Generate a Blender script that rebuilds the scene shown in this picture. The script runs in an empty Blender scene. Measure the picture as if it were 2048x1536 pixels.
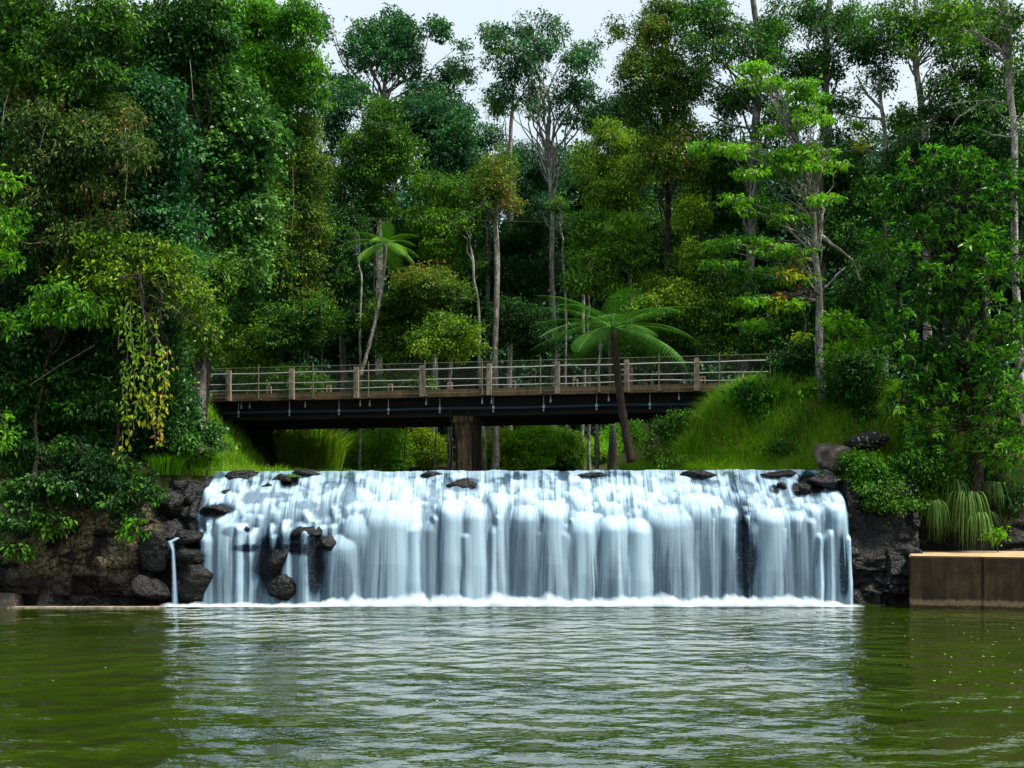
import bpy, math
import numpy as np
R = math.radians
sc = bpy.context.scene
C = sc.collection
rng = np.random.default_rng(7)

# ------------------------------------------------------------------ camera, light, exposure
F = 2560.0; CX = 1024.0; HY = 1000.0; H = 3.3        # focal length and horizon in photo pixels, eye height
cam = bpy.data.objects.new('camera', bpy.data.cameras.new('camera')); C.objects.link(cam)
cam.location = (0, 0, H); cam.rotation_euler = (R(90), 0, 0)
cam.data.sensor_width = 36; cam.data.lens = 45; cam.data.shift_y = (HY-768)/2048
cam.data.clip_end = 800; sc.camera = cam
SUN_EL, SUN_AZ = 62, 112     # azimuth clockwise from +Y
w = bpy.data.worlds.new("World"); sc.world = w; w.use_nodes = True
nt = w.node_tree; nt.nodes.clear()
def wn(t, **k):
    n = nt.nodes.new(t)
    for a, b in k.items(): setattr(n, a, b)
    return n
out = wn('ShaderNodeOutputWorld'); bg = wn('ShaderNodeBackground'); sky = wn('ShaderNodeTexSky')
sky.sky_type = 'NISHITA'; sky.sun_disc = False; sky.sun_elevation = R(SUN_EL); sky.sun_rotation = R(SUN_AZ)
sky.dust_density = 3.0
tc = wn('ShaderNodeTexCoord'); nz = wn('ShaderNodeTexNoise'); nz.inputs['Scale'].default_value = 2.2; nz.inputs['Detail'].default_value = 5
cr = wn('ShaderNodeValToRGB')
cr.color_ramp.elements[0].position = .3; cr.color_ramp.elements[0].color = (4.9, 5.8, 6.4, 1)
cr.color_ramp.elements[1].position = .7; cr.color_ramp.elements[1].color = (5.8, 6.4, 6.7, 1)
mx = wn('ShaderNodeMix', data_type='RGBA'); mx.inputs[0].default_value = .88
L = nt.links.new
L(tc.outputs['Generated'], nz.inputs['Vector']); L(nz.outputs['Fac'], cr.inputs['Fac'])
L(sky.outputs['Color'], mx.inputs[6]); L(cr.outputs['Color'], mx.inputs[7]); L(mx.outputs[2], bg.inputs['Color'])
bg.inputs['Strength'].default_value = .10; L(bg.outputs[0], out.inputs[0])
sd = bpy.data.lights.new('sun', 'SUN'); sun = bpy.data.objects.new('sun', sd); C.objects.link(sun)
sd.energy = 4.6; sd.angle = R(10); sd.color = (1, .95, .84)
el, az = R(SUN_EL), R(SUN_AZ)
import mathutils
sun.rotation_euler = mathutils.Vector((math.sin(az)*math.cos(el), math.cos(az)*math.cos(el), math.sin(el))).to_track_quat('Z', 'Y').to_euler()
sc.view_settings.view_transform = 'Standard'; sc.view_settings.look = 'None'
sc.view_settings.exposure = 0.72; sc.view_settings.gamma = 1
sc.cycles.max_bounces = 6; sc.cycles.diffuse_bounces = 3; sc.cycles.glossy_bounces = 3
sc.cycles.transmission_bounces = 4; sc.cycles.transparent_max_bounces = 12
sc.cycles.use_denoising = True

# ------------------------------------------------------------------ helpers
def P(px, py, Y):
    return np.array([(px-CX)/F*Y, Y, H-(py-HY)/F*Y])
def sst(a, b, x):
    t = np.clip((x-a)/(b-a), 0, 1); return t*t*(3-2*t)
_tab = np.random.default_rng(3).random((64, 64, 64)).astype(np.float32)
def vn(x, y, z=0.0):
    x, y, z = np.broadcast_arrays(np.asarray(x, float), np.asarray(y, float), np.asarray(z, float))
    xi, yi, zi = np.floor(x).astype(int), np.floor(y).astype(int), np.floor(z).astype(int)
    fx, fy, fz = x-xi, y-yi, z-zi
    fx, fy, fz = fx*fx*(3-2*fx), fy*fy*(3-2*fy), fz*fz*(3-2*fz)
    r = 0
    for a in (0, 1):
        for b in (0, 1):
            for c in (0, 1):
                r = r + _tab[(xi+a) & 63, (yi+b) & 63, (zi+c) & 63]*(fx if a else 1-fx)*(fy if b else 1-fy)*(fz if c else 1-fz)
    return r
def fbm(x, y, z=0.0, o=4):
    s = 0; a = .5; f = 1
    for i in range(o):
        s = s + a*vn(np.asarray(x)*f+i*7.3, np.asarray(y)*f+i*3.1, np.asarray(z)*f+i*5.7); a *= .5; f *= 2.03
    return s/(1-.5**o)

def link(name, me, mat=None, parent=None, loc=None):
    o = bpy.data.objects.new(name, me); C.objects.link(o)
    if mat is not None:
        for m in (mat if isinstance(mat, (list, tuple)) else [mat]): me.materials.append(m)
    if parent: o.parent = parent
    if loc is not None: o.location = loc
    return o
def mesh(name, V, Q, attrs=None, smooth=False):
    V = np.asarray(V, np.float32); Q = np.asarray(Q, np.int32)
    me = bpy.data.meshes.new(name); n, m = len(V), len(Q); k = Q.shape[1]
    me.vertices.add(n); me.vertices.foreach_set('co', V.ravel())
    me.loops.add(m*k); me.loops.foreach_set('vertex_index', Q.ravel())
    me.polygons.add(m); me.polygons.foreach_set('loop_start', np.arange(m, dtype=np.int32)*k)
    me.polygons.foreach_set('use_smooth', np.full(m, smooth, bool))
    for an, av in (attrs or {}).items():
        a = me.attributes.new(an, 'FLOAT', 'POINT'); a.data.foreach_set('value', np.asarray(av, np.float32))
    me.update(); me.validate(); return me
class MB:                                   # collects quads
    def __init__(s): s.V = []; s.Q = []; s.T = []; s.n = 0
    def add(s, V, Q, T=None):
        V = np.asarray(V, float); s.V.append(V); s.Q.append(np.asarray(Q)+s.n)
        s.T.append(np.full(len(V), .5) if T is None else np.asarray(T)); s.n += len(V)
    def box(s, c, d, rot=None):
        v = np.array([[i, j, k] for i in (-.5, .5) for j in (-.5, .5) for k in (-.5, .5)])*np.array(d)
        if rot is not None: v = v@np.asarray(rot).T
        s.add(v+np.array(c), [[0, 1, 3, 2], [4, 6, 7, 5], [0, 4, 5, 1], [2, 3, 7, 6], [0, 2, 6, 4], [1, 5, 7, 3]])
    def tube(s, pts, rad, k=8, T=None, cap=True):
        pts = np.asarray(pts, float); m = len(pts); rad = np.broadcast_to(rad, (m,))
        t = np.gradient(pts, axis=0); t /= np.linalg.norm(t, axis=1)[:, None]+1e-9
        ref = np.array([0, 0, 1.]) if abs(t[:, 2]).mean() < .8 else np.array([1., 0, 0])
        a = np.cross(t, ref); a /= np.linalg.norm(a, axis=1)[:, None]+1e-9; b = np.cross(t, a)
        th = np.arange(k)/k*2*np.pi
        v = pts[:, None]+rad[:, None, None]*(np.cos(th)[None, :, None]*a[:, None]+np.sin(th)[None, :, None]*b[:, None])
        i = np.arange(m-1)[:, None]*k; j = np.arange(k)[None]
        q = np.stack([i+j, i+(j+1) % k, i+k+(j+1) % k, i+k+j], -1).reshape(-1, 4)
        v = v.reshape(-1, 3)
        if cap and k == 8:
            q = np.concatenate([q, [[0, 7, 2, 1], [7, 6, 3, 2], [6, 5, 4, 3]], np.array([[0, 1, 2, 7], [7, 2, 3, 6], [6, 3, 4, 5]])+(m-1)*k])
        s.add(v, q)
    def leaves(s, B, D, N, Ln, W, T, bend=.12):
        D = D/(np.linalg.norm(D, axis=1)[:, None]+1e-9)
        S = np.cross(D, N); S /= np.linalg.norm(S, axis=1)[:, None]+1e-9; U = np.cross(S, D)
        Ln = np.broadcast_to(Ln, len(B))[:, None]; W = np.broadcast_to(W, len(B))[:, None]
        m = B+D*Ln*.45+U*Ln*bend
        v = np.stack([B, m+S*W*.5, B+D*Ln-np.array([0, 0, 1.])*Ln*bend, m-S*W*.5], 1).reshape(-1, 3)
        s.add(v, np.arange(len(B)*4).reshape(-1, 4), np.repeat(T, 4))
    def blades(s, B, Hh, lean, W, T):
        n = len(B); z = np.array([0, 0, 1.]); Hh = np.broadcast_to(Hh, n)[:, None]; W = np.broadcast_to(W, n)[:, None]
        ln = lean*Hh; th = rng.random(n)*2*np.pi; S = np.stack([np.cos(th), np.sin(th)*.5, 0*th], 1)*W*.5
        p1 = B+z*Hh*.55+ln*.35; p2 = B+z*Hh*.85+ln*1.0-z*np.linalg.norm(ln, axis=1)[:, None]*.25
        v = np.stack([B-S, B+S, p1+S*.8, p1-S*.8, p2+S*.12, p2-S*.12], 1).reshape(-1, 3)
        q = np.array([[0, 1, 2, 3], [3, 2, 4, 5]])[None]+np.arange(n)[:, None, None]*6
        s.add(v, q.reshape(-1, 4), np.repeat(T, 6))
    def build(s, name, mat, parent=None, base=None, smooth=False):
        V = np.concatenate(s.V); Q = np.concatenate(s.Q)
        if base is not None: V = V-np.asarray(base)
        return link(name, mesh(name, V, Q, {'tint': np.concatenate(s.T)}, smooth), mat, parent)
def tag(o, label=None, cat=None, group=None, kind=None):
    for k, v in (('label', label), ('category', cat), ('group', group), ('kind', kind)):
        if v: o[k] = v
    return o
def empty(name, loc, *a, **k):
    o = bpy.data.objects.new(name, None); C.objects.link(o); o.location = loc; o.empty_display_size = .2
    return tag(o, *a, **k)

# ------------------------------------------------------------------ materials
class NT:
    def __init__(s, name):
        s.m = bpy.data.materials.new(name); s.m.use_nodes = True; s.t = s.m.node_tree; s.t.nodes.clear()
        s.out = s.n('ShaderNodeOutputMaterial')
    def n(s, t, **k):
        x = s.t.nodes.new(t)
        for a, b in k.items(): setattr(x, a, b)
        return x
    def l(s, a, b): s.t.links.new(a, b)
    def attr(s, n): x = s.n('ShaderNodeAttribute'); x.attribute_name = n; return x.outputs['Fac']
    def ramp(s, fac, els):
        r = s.n('ShaderNodeValToRGB'); e = r.color_ramp.elements
        while len(e) < len(els): e.new(.5)
        for q, (p, c) in zip(e, els): q.position = p; q.color = (*c, 1) if len(c) == 3 else c
        if fac is not None: s.l(fac, r.inputs[0])
        return r.outputs[0]
    def noise(s, scale, detail=4, vec=None, rough=.5, stretch=None):
        x = s.n('ShaderNodeTexNoise'); x.inputs['Scale'].default_value = scale; x.inputs['Detail'].default_value = detail
        x.inputs['Roughness'].default_value = rough
        if vec is None: vec = s.n('ShaderNodeNewGeometry').outputs['Position']
        if stretch:
            mp = s.n('ShaderNodeMapping'); mp.inputs['Scale'].default_value = stretch; s.l(vec, mp.inputs[0]); vec = mp.outputs[0]
        s.l(vec, x.inputs['Vector']); return x.outputs['Fac']
    def mix(s, f, a, b, typ='MIX'):
        x = s.n('ShaderNodeMix', data_type='RGBA', blend_type=typ)
        for i, v in ((0, f), (6, a), (7, b)):
            if isinstance(v, (int, float)): x.inputs[i].default_value = v
            elif isinstance(v, tuple): x.inputs[i].default_value = (*v, 1)
            else: s.l(v, x.inputs[i])
        return x.outputs[2]
    def math(s, op, a, b=0.0, c=0.0):
        x = s.n('ShaderNodeMath', operation=op)
        for i, v in enumerate((a, b, c)):
            if isinstance(v, (int, float)): x.inputs[i].default_value = v
            else: s.l(v, x.inputs[i])
        return x.outputs[0]
    def bsdf(s, col, rough=.6, spec=.4, bump=None, bs=.5, bd=.05):
        b = s.n('ShaderNodeBsdfPrincipled'); b.inputs['Specular IOR Level'].default_value = spec
        if isinstance(col, tuple): b.inputs['Base Color'].default_value = (*col, 1)
        else: s.l(col, b.inputs['Base Color'])
        if isinstance(rough, (int, float)): b.inputs['Roughness'].default_value = rough
        else: s.l(rough, b.inputs['Roughness'])
        if bump is not None:
            x = s.n('ShaderNodeBump'); x.inputs['Strength'].default_value = bs; x.inputs['Distance'].default_value = bd
            s.l(bump, x.inputs['Height']); s.l(x.outputs[0], b.inputs['Normal'])
        return b
    def done(s, sh): s.l(sh, s.out.inputs[0]); return s.m
def leafmat(name, dark, mid, light, rough=.5, trans=.3, dead=None):
    n = NT(name); t = n.attr('tint')
    els = [(0, dark), (.45, mid), (.9, light)]  # natural leaf tones; light end also puts leaf highlights into the colour
    if dead: els.append((1.0, dead)); 
    col = n.ramp(t, els)
    b = n.bsdf(col, rough, .22); tr = n.n('ShaderNodeBsdfTranslucent')
    n.l(n.mix(1.0, col, (1.0, 1.15, .55), 'MULTIPLY'), tr.inputs['Color'])
    ms = n.n('ShaderNodeMixShader'); ms.inputs[0].default_value = trans
    n.l(b.outputs[0], ms.inputs[1]); n.l(tr.outputs[0], ms.inputs[2]); return n.done(ms.outputs[0])
M = {}
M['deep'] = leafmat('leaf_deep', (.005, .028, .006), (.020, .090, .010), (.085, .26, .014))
M['blue'] = leafmat('leaf_bluegreen', (.005, .034, .016), (.016, .090, .030), (.065, .23, .055))  # bluish tint also stands in for haze on the distant trees
M['mid'] = leafmat('leaf_mid', (.009, .045, .006), (.040, .140, .008), (.16, .34, .012))
M['round'] = leafmat('leaf_round_glossy', (.008, .04, .012), (.030, .12, .022), (.15, .34, .06), .3)
M['yellow'] = leafmat('leaf_yellowgreen', (.014, .05, .005), (.070, .18, .007), (.27, .40, .012))
M['bright'] = leafmat('leaf_bright', (.014, .08, .005), (.070, .24, .006), (.20, .44, .010), trans=.4)
M['olive'] = leafmat('leaf_olive', (.014, .040, .006), (.045, .12, .009), (.19, .29, .015), dead=(.22, .12, .04))
M['brown'] = leafmat('leaf_vine_brown', (.010, .032, .008), (.034, .09, .011), (.12, .21, .02), dead=(.24, .14, .06))
M['autumn'] = leafmat('leaf_yellow_vine', (.04, .14, .008), (.13, .30, .010), (.46, .42, .02), dead=(.40, .12, .03), trans=.4)
M['big'] = leafmat('leaf_big_glossy', (.007, .04, .006), (.026, .125, .008), (.13, .36, .014), .33)
M['fern'] = leafmat('fern_frond', (.03, .09, .012), (.06, .20, .016), (.14, .34, .025), trans=.15)
M['grass'] = leafmat('grass_blade', (.03, .10, .004), (.11, .30, .005), (.27, .44, .010), .5, .4, dead=(.36, .27, .10))
M['rush'] = leafmat('rush_blade', (.03, .08, .015), (.08, .18, .03), (.20, .32, .08), .4, .3)
def bark(name, a, b, c, sc_=1.0):
    n = NT(name); nz = n.noise(5*sc_, 6, stretch=(1, 1, .45), rough=.65); n2 = n.noise(22*sc_, 3)
    col = n.ramp(nz, [(.36, a), (.5, b), (.62, c)])
    col = n.mix(n.ramp(n2, [(.45, (0, 0, 0)), (.6, (1, 1, 1))]), col, a)
    return n.done(n.bsdf(col, .85, .2, n2, .6, .03).outputs[0])
M['pale'] = bark('bark_pale_mottled', (.09, .075, .06), (.28, .26, .23), (.52, .51, .47))
M['barkd'] = bark('bark_dark', (.02, .016, .012), (.05, .04, .03), (.12, .10, .08))
M['barkg'] = bark('bark_grey', (.05, .045, .035), (.14, .13, .11), (.28, .27, .24))
M['trunkfern'] = bark('tree_fern_trunk', (.018, .012, .008), (.04, .025, .018), (.07, .045, .03), 2)
M['twig'] = bark('dry_twig', (.14, .10, .06), (.30, .24, .15), (.45, .38, .26), 2)

# rock: dark wet basalt, lichen on the dry side
def rockmat(name, wet, lichen):
    n = NT(name); big = n.noise(1.1, 5, rough=.6); fine = n.noise(9, 6, rough=.65); sp = n.noise(26, 4, rough=.7)
    col = n.ramp(fine, [(.3, (.005, .004, .004)), (.55, ((.010, .007, .005) if lichen else (.010, .010, .011))), (.75, ((.035, .022, .013) if lichen else (.028, .026, .026)))])
    if lichen:
        g = n.n('ShaderNodeSeparateXYZ'); n.l(n.n('ShaderNodeNewGeometry').outputs['Position'], g.inputs[0])
        lower = n.ramp(n.math('MULTIPLY', g.outputs['Z'], .2), [(.16, (0, 0, 0)), (.26, (1, 1, 1))])
        left = n.ramp(n.math('MULTIPLY_ADD', g.outputs['X'], -.1, -.9), [(.17, (0, 0, 0)), (.32, (1, 1, 1))])
        lm = n.math('MULTIPLY', n.ramp(big, [(.44, (0, 0, 0)), (.52, (1, 1, 1))]), n.ramp(sp, [(.40, (.15, .15, .15)), (.55, (1, 1, 1))]))
        lm = n.math('MULTIPLY', n.math('MULTIPLY', lm, lower), left)
        col = n.mix(lm, col, n.ramp(fine, [(.35, (.05, .042, .016)), (.65, (.34, .27, .16))]))
    vo_ = n.n('ShaderNodeTexVoronoi'); vo_.feature = 'DISTANCE_TO_EDGE'; vo_.inputs['Scale'].default_value = 1.0
    mp = n.n('ShaderNodeMapping'); mp.inputs['Scale'].default_value = (1.9, 1.9, 2.6); dn_ = n.n('ShaderNodeTexNoise'); dn_.inputs['Scale'].default_value = 2.5
    gp = n.n('ShaderNodeNewGeometry').outputs['Position']; n.l(gp, dn_.inputs['Vector']); va = n.n('ShaderNodeVectorMath', operation='MULTIPLY_ADD')
    n.l(dn_.outputs['Color'], va.inputs[0]); va.inputs[1].default_value = (.7, .7, .7); n.l(gp, va.inputs[2]); n.l(va.outputs[0], mp.inputs[0]); n.l(mp.outputs[0], vo_.inputs['Vector'])
    crk = n.ramp(vo_.outputs['Distance'], [(0, (0, 0, 0)), (.05, (1, 1, 1))]); col = n.mix(n.math('MULTIPLY', n.math('SUBTRACT', 1.0, crk), .9 if lichen else .4), col, (.003, .003, .003))
    rough = n.ramp(fine, [(.3, (wet,)*3), (.7, (wet+.25,)*3)])
    h = n.math('ADD', n.math('ADD', n.math('MULTIPLY', big, .6), n.math('MULTIPLY', fine, .6)), n.math('MULTIPLY', crk, .3 if lichen else .12))
    return n.done(n.bsdf(col, rough, .22, h, .9, .12).outputs[0])
M['rock'] = rockmat('basalt_rock', .32, True); M['wetrock'] = rockmat('wet_rock', .14, False)
n = NT('boulder_stone'); a = n.noise(3, 6, rough=.65); b = n.noise(30, 4)
col = n.ramp(a, [(.35, (.035, .028, .024)), (.55, (.11, .085, .07)), (.7, (.24, .18, .14))])
M['boulder'] = n.done(n.bsdf(col, .8, .3, n.math('ADD', a, n.math('MULTIPLY', b, .4)), .7, .05).outputs[0])
n = NT('boulder_lichen'); a = n.noise(3, 6, rough=.65); b = n.noise(9, 3)
col = n.ramp(a, [(.35, (.012, .011, .010)), (.6, (.04, .035, .032)), (.75, (.07, .06, .05))])
col = n.mix(n.ramp(b, [(.62, (0, 0, 0)), (.66, (1, 1, 1))]), col, (.42, .40, .36))
M['boulder2'] = n.done(n.bsdf(col, .8, .3, a, .7, .05).outputs[0])
n = NT('soil'); a = n.noise(1.5, 6)
M['soil'] = n.done(n.bsdf(n.ramp(a, [(.3, (.018, .02, .008)), (.6, (.035, .045, .012)), (.8, (.07, .045, .025))]), .95, .1, a, .8, .1).outputs[0])
# concrete
def concrete(name, lo, hi, streak, edge=False):
    n = NT(name); a = n.noise(2.2, 6, rough=.6); st = n.noise(3.5, 5, stretch=(1.6, 1.6, .22), rough=.7); f = n.noise(40, 3)
    col = n.ramp(a, [(.3, lo), (.7, hi)])
    col = n.mix(n.ramp(st, [(.42, (0, 0, 0)), (.60, (streak,)*3)]), col, (.018, .012, .008))
    if edge:
        g = n.n('ShaderNodeNewGeometry'); s = n.n('ShaderNodeSeparateXYZ'); n.l(g.outputs['Normal'], s.inputs[0])
        p = n.n('ShaderNodeSeparateXYZ'); n.l(g.outputs['Position'], p.inputs[0])
        top = n.ramp(s.outputs['Z'], [(.5, (0, 0, 0)), (.8, (1, 1, 1))])
        col = n.mix(top, col, n.ramp(a, [(.3, (.30, .20, .10)), (.7, (.48, .35, .20))]))  # tan top over stained front; daylight contrast also put into the colour
        band = n.ramp(n.math('ADD', p.outputs['Z'], n.math('MULTIPLY', st, .25)), [(.22, (0, 0, 0)), (.26, (1, 1, 1)), (.36, (1, 1, 1)), (.44, (0, 0, 0))])
        col = n.mix(n.math('MULTIPLY', band, n.ramp(f, [(.4, (.3,)*3), (.6, (1,)*3)])), col, (.26, .18, .10))
    return n.done(n.bsdf(col, .85, .25, n.math('ADD', a, n.math('MULTIPLY', f, .4)), .5, .02).outputs[0])
M['block'] = concrete('stained_concrete', (.022, .014, .006), (.085, .052, .026), .7, True)
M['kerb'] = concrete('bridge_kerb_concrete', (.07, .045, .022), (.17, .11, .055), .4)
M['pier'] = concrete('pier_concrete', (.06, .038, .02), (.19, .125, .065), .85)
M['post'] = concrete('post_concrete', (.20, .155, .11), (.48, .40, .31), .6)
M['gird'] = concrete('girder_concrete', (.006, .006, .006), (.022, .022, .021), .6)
def metal(name, c, rough=.4, met=.8, mot=.3):
    n = NT(name); a = n.noise(30, 3)
    b = n.bsdf(n.mix(n.math('MULTIPLY', a, mot), c, tuple(x*.4 for x in c)), rough); b.inputs['Metallic'].default_value = met
    return n.done(b.outputs[0])
M['galv'] = metal('galvanised_pipe', (.42, .42, .40), .5, .6); M['fence'] = metal('olive_steel', (.16, .15, .09), .6, .3)
M['wire'] = metal('chain_wire', (.10, .10, .09), .6, .3); M['bluepipe'] = metal('blue_pipe', (.025, .045, .09), .4, .1)
M['clip'] = metal('white_clip', (.38, .42, .46), .45, .2, .1); M['rust'] = metal('rusty_bracket', (.34, .25, .16), .6, .1)
M['teal'] = metal('teal_valve', (.02, .16, .17), .4, .1, .4)
# pool water
n = NT('pool_water')
pos = n.n('ShaderNodeNewGeometry').outputs['Position']
w1 = n.noise(1.0, 1, pos, .4, (1.3, 1.25, 1)); w2 = n.noise(1.0, 2, pos, .5, (4.2, 4.4, 1)); w3 = n.noise(.25, 2, pos, .5)
hh = n.math('ADD', w1, n.math('MULTIPLY', w2, .22))
mask = n.ramp(w3, [(.35, (.30,)*3), (.62, (1,)*3)])
sep = n.n('ShaderNodeSeparateXYZ'); n.l(pos, sep.inputs[0])
ax = n.math('ABSOLUTE', n.math('ADD', sep.outputs['X'], -.2))
calm = n.ramp(n.math('MULTIPLY', ax, .1), [(.6, (1,)*3), (1.0, (.18,)*3)])
hh = n.math('MULTIPLY', n.math('MULTIPLY', hh, mask), calm)
colw = n.ramp(w3, [(.3, (.013, .027, .0012)), (.7, (.025, .044, .002))])
b = n.bsdf(colw, .07, .5, hh, 1.0, .34); b.inputs['IOR'].default_value = 1.42
M['pool'] = n.done(b.outputs[0])
n = NT('river_water')
w1 = n.noise(1.0, 3, None, .5, (2, 5, 1)); b = n.bsdf((.05, .06, .04), .12, .5, w1, .8, .15); M['river'] = n.done(b.outputs[0])
# falling water
def fallmat(name, c1, c2):
    n = NT(name); al = n.attr('tint')
    fs = n.noise(1.0, 3, None, .6, (17, 3, .35))
    a2 = n.math('ADD', al, n.math('MULTIPLY_ADD', fs, .30, -.15))
    a2 = n.math('MINIMUM', n.math('MAXIMUM', n.math('MULTIPLY', a2, n.ramp(al, [(.02, (0, 0, 0)), (.12, (1, 1, 1))])), 0.0), 1.0)
    col = n.ramp(a2, [(.2, c1), (.95, c2)])
    d = n.n('ShaderNodeBsdfDiffuse'); tr = n.n('ShaderNodeBsdfTranslucent'); n.l(col, d.inputs[0]); n.l(col, tr.inputs[0])
    m1 = n.n('ShaderNodeMixShader'); m1.inputs[0].default_value = .25; n.l(d.outputs[0], m1.inputs[1]); n.l(tr.outputs[0], m1.inputs[2])
    tp = n.n('ShaderNodeBsdfTransparent'); m2 = n.n('ShaderNodeMixShader')
    n.l(a2, m2.inputs[0]); n.l(tp.outputs[0], m2.inputs[1]); n.l(m1.outputs[0], m2.inputs[2])
    return n.done(m2.outputs[0])
M['fall'] = fallmat('falling_water', (.05, .14, .26), (.53, .72, .88)); M['foam'] = fallmat('foam', (.55, .66, .76), (.70, .78, .85))

# ------------------------------------------------------------------ terrain
def terr(x, y):
    x = np.asarray(x, float); y = np.asarray(y, float)
    n = fbm(x*.35, y*.35, 2.2)
    edge = 10.6-5.9*sst(42, 49.5, y)
    rb = 4.15+3.5*sst(0, 5.2, x-edge)*sst(41.5, 48, y)+1.2*sst(15, 40, x)
    rb = np.where(x > 12, rb-.9*sst(12, 14, x)*(1-sst(43, 46, y)), rb)
    lb = 4.15+1.0*sst(-10.5, -14, x)+2.8*sst(-10.0, -14.0, x)*sst(46, 52, y)+2*sst(15, 45, -x)
    up = np.where(x > 0, rb, lb)+(n-.5)*.5
    chan = sst(0, 1.2, x+10.2)*(1-sst(-1.2, 0, x-edge))*(1-sst(62, 66, y))
    up = up*(1-chan)+3.5*chan
    far = sst(64, 75, y); up = up+far*1.5+sst(90, 200, y)*10
    front = 41.7+1.5*sst(13.0, 13.5, x)-1.4*sst(-10.3, -11.5, x)
    k = sst(0, .9, y-front)
    bed = -1.5+0*x
    back = sst(5, 0, y)*(1-0)   # camera's own bank
    bed = bed+back*3.2
    return bed*(1-k)+up*k
gx = np.concatenate([np.linspace(-260, -32, 20), np.linspace(-30, 30, 201), np.linspace(32, 260, 20)])
gy = np.concatenate([np.linspace(-60, 36, 25), np.linspace(37, 60, 150), np.linspace(61, 340, 60)])
X, Yg = np.meshgrid(gx, gy, indexing='ij'); Z = terr(X, Yg)
def gridq(a, b):
    i, j = np.meshgrid(np.arange(a-1), np.arange(b-1), indexing='ij'); k = i*b+j
    return np.stack([k, k+b, k+b+1, k+1], -1).reshape(-1, 4)
o = link('ground', mesh('ground', np.stack([X, Yg, Z], -1).reshape(-1, 3), gridq(len(gx), len(gy)), smooth=True), M['soil']); tag(o, kind='structure')
V = np.array([[-120, -40, 0], [120, -40, 0], [120, 41.6, 0], [-120, 41.6, 0]], float)
tag(link('pool_water', mesh('pool_water', V, [[0, 1, 2, 3]]), M['pool']), kind='structure')

# ------------------------------------------------------------------ rock face and the fall
WS = 40.6/F
wx = lambda p: (p-CX)*WS
wz = lambda p: H-(p-HY)*WS
NX, NZ = 1500, 340
xs = np.linspace(wx(352), wx(1712), NX); zs = np.linspace(-.05, 4.27, NZ)
XX, ZZ = np.meshgrid(xs, zs, indexing='ij')
r2 = np.random.default_rng(11)
lumps = []   # px, lip y, half width px, protrusion, radius
for a in [(470, 1072, 62, 1.0, .35), (545, 1085, 40, .9, .5), (612, 1075, 44, .95, .4), (690, 1058, 52, 1.15, .45), (730, 1020, 60, 1.0, .5),
          (790, 1000, 68, 1.2, .6), (832, 1040, 30, 1.25, .4), (905, 1000, 34, 1.15, .4), (950, 1003, 40, 1.1, .45), (1000, 985, 26, .9, .3),
          (1060, 1005, 45, 1.05, .5), (1105, 1000, 42, 1.2, .5), (1160, 1020, 55, 1.15, .55), (1225, 1032, 38, 1.3, .4), (1275, 1030, 40, 1.2, .4),
          (1345, 1005, 60, 1.2, .6), (1405, 985, 48, 1.1, .5), (1452, 1010, 30, 1.1, .4), (1545, 1015, 42, 1.15, .5), (1590, 1020, 30, 1.0, .4),
          (1632, 1005, 22, .8, .3), (1672, 1000, 26, .9, .4), (1650, 1060, 20, 1.0, .3), (1695, 1070, 9, .9, .2)]:
    lumps.append((wx(a[0]), wz(a[1]), a[2]*WS, a[3], a[4]))
for i in range(420):
    z = r2.uniform(2.75, 4.16); hw = r2.uniform(.10, .36)
    lumps.append((r2.uniform(wx(385), wx(1690)), z, hw, .12+.16*r2.random()+(4.2-z)*.32, hw*.8))
for i in range(60):
    z = r2.uniform(2.35, 3.0); hw = r2.uniform(.12, .5)
    lumps.append((r2.uniform(wx(400), wx(1680)), z, hw, .75+.45*r2.random(), hw))
for i in range(46):
    hw = r2.uniform(.10, .30); lumps.append((r2.uniform(wx(430), wx(1670)), r2.uniform(2.35, 2.85), hw, .95+.25*r2.random(), hw*2.2))
prof = 41.15+1.35*sst(2.6, 4.35, ZZ)**1.2
pro = np.zeros_like(XX)
warp = .05*(fbm(XX*2, ZZ*1.5, 3)-.5)
age = np.zeros_like(XX); SC = np.ones_like(XX); SU = XX.copy()
for cx, zl, hw, p, rr in lumps:
    sl = (xs > cx-hw*2) & (xs < cx+hw*2)
    if not sl.any(): continue
    x = XX[sl]+warp[sl]; z = ZZ[sl]
    zl2 = zl+(.16+.25*(zl < 2.95))*(fbm(x*2.6, 1.7+cx, 0)-.5)
    grow = 1+.20*np.clip(zl2-z, 0, 3); wide = hw*grow; u = (x-cx)/wide
    e = np.sqrt(np.clip(1-np.abs(u)**2.0, 0, 1))
    rr = max(rr, .85*hw); t = np.clip((z-(zl2-rr))/rr, 0, 1); tp = np.sqrt(np.clip(1-t*t, 0, 1))
    v = e*p*tp*(1+.05*np.clip(zl2-z, 0, 2)); cur = pro[sl]; w_ = v > cur
    cur[w_] = v[w_]; pro[sl] = cur
    q = age[sl]; q[w_] = (zl2-z)[w_]; age[sl] = q
    q = SC[sl]; q[w_] = hw*2.2; SC[sl] = q
    q = SU[sl]; q[w_] = (cx+(x-cx)/grow)[w_]; SU[sl] = q
def blur(A, kx, kz):
    for ax, k in ((0, kx), (1, kz)):
        if k < 1: continue
        c = np.cumsum(np.pad(A, [(k+1, k) if i == ax else (0, 0) for i in (0, 1)], mode='edge'), axis=ax)
        n_ = A.shape[ax]; idx = np.arange(n_)
        A = (np.take(c, idx+2*k+1, ax)-np.take(c, idx, ax))/(2*k+1)
    return A
pro = blur(blur(pro, 4, 2), 3, 2)
Yw = prof-pro
loc_ = blur(pro, 34, 8)
conc = pro-loc_                      # water gathers on the forward ridges
PX = XX/WS+CX; PY = HY-(ZZ-H)/WS
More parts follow.
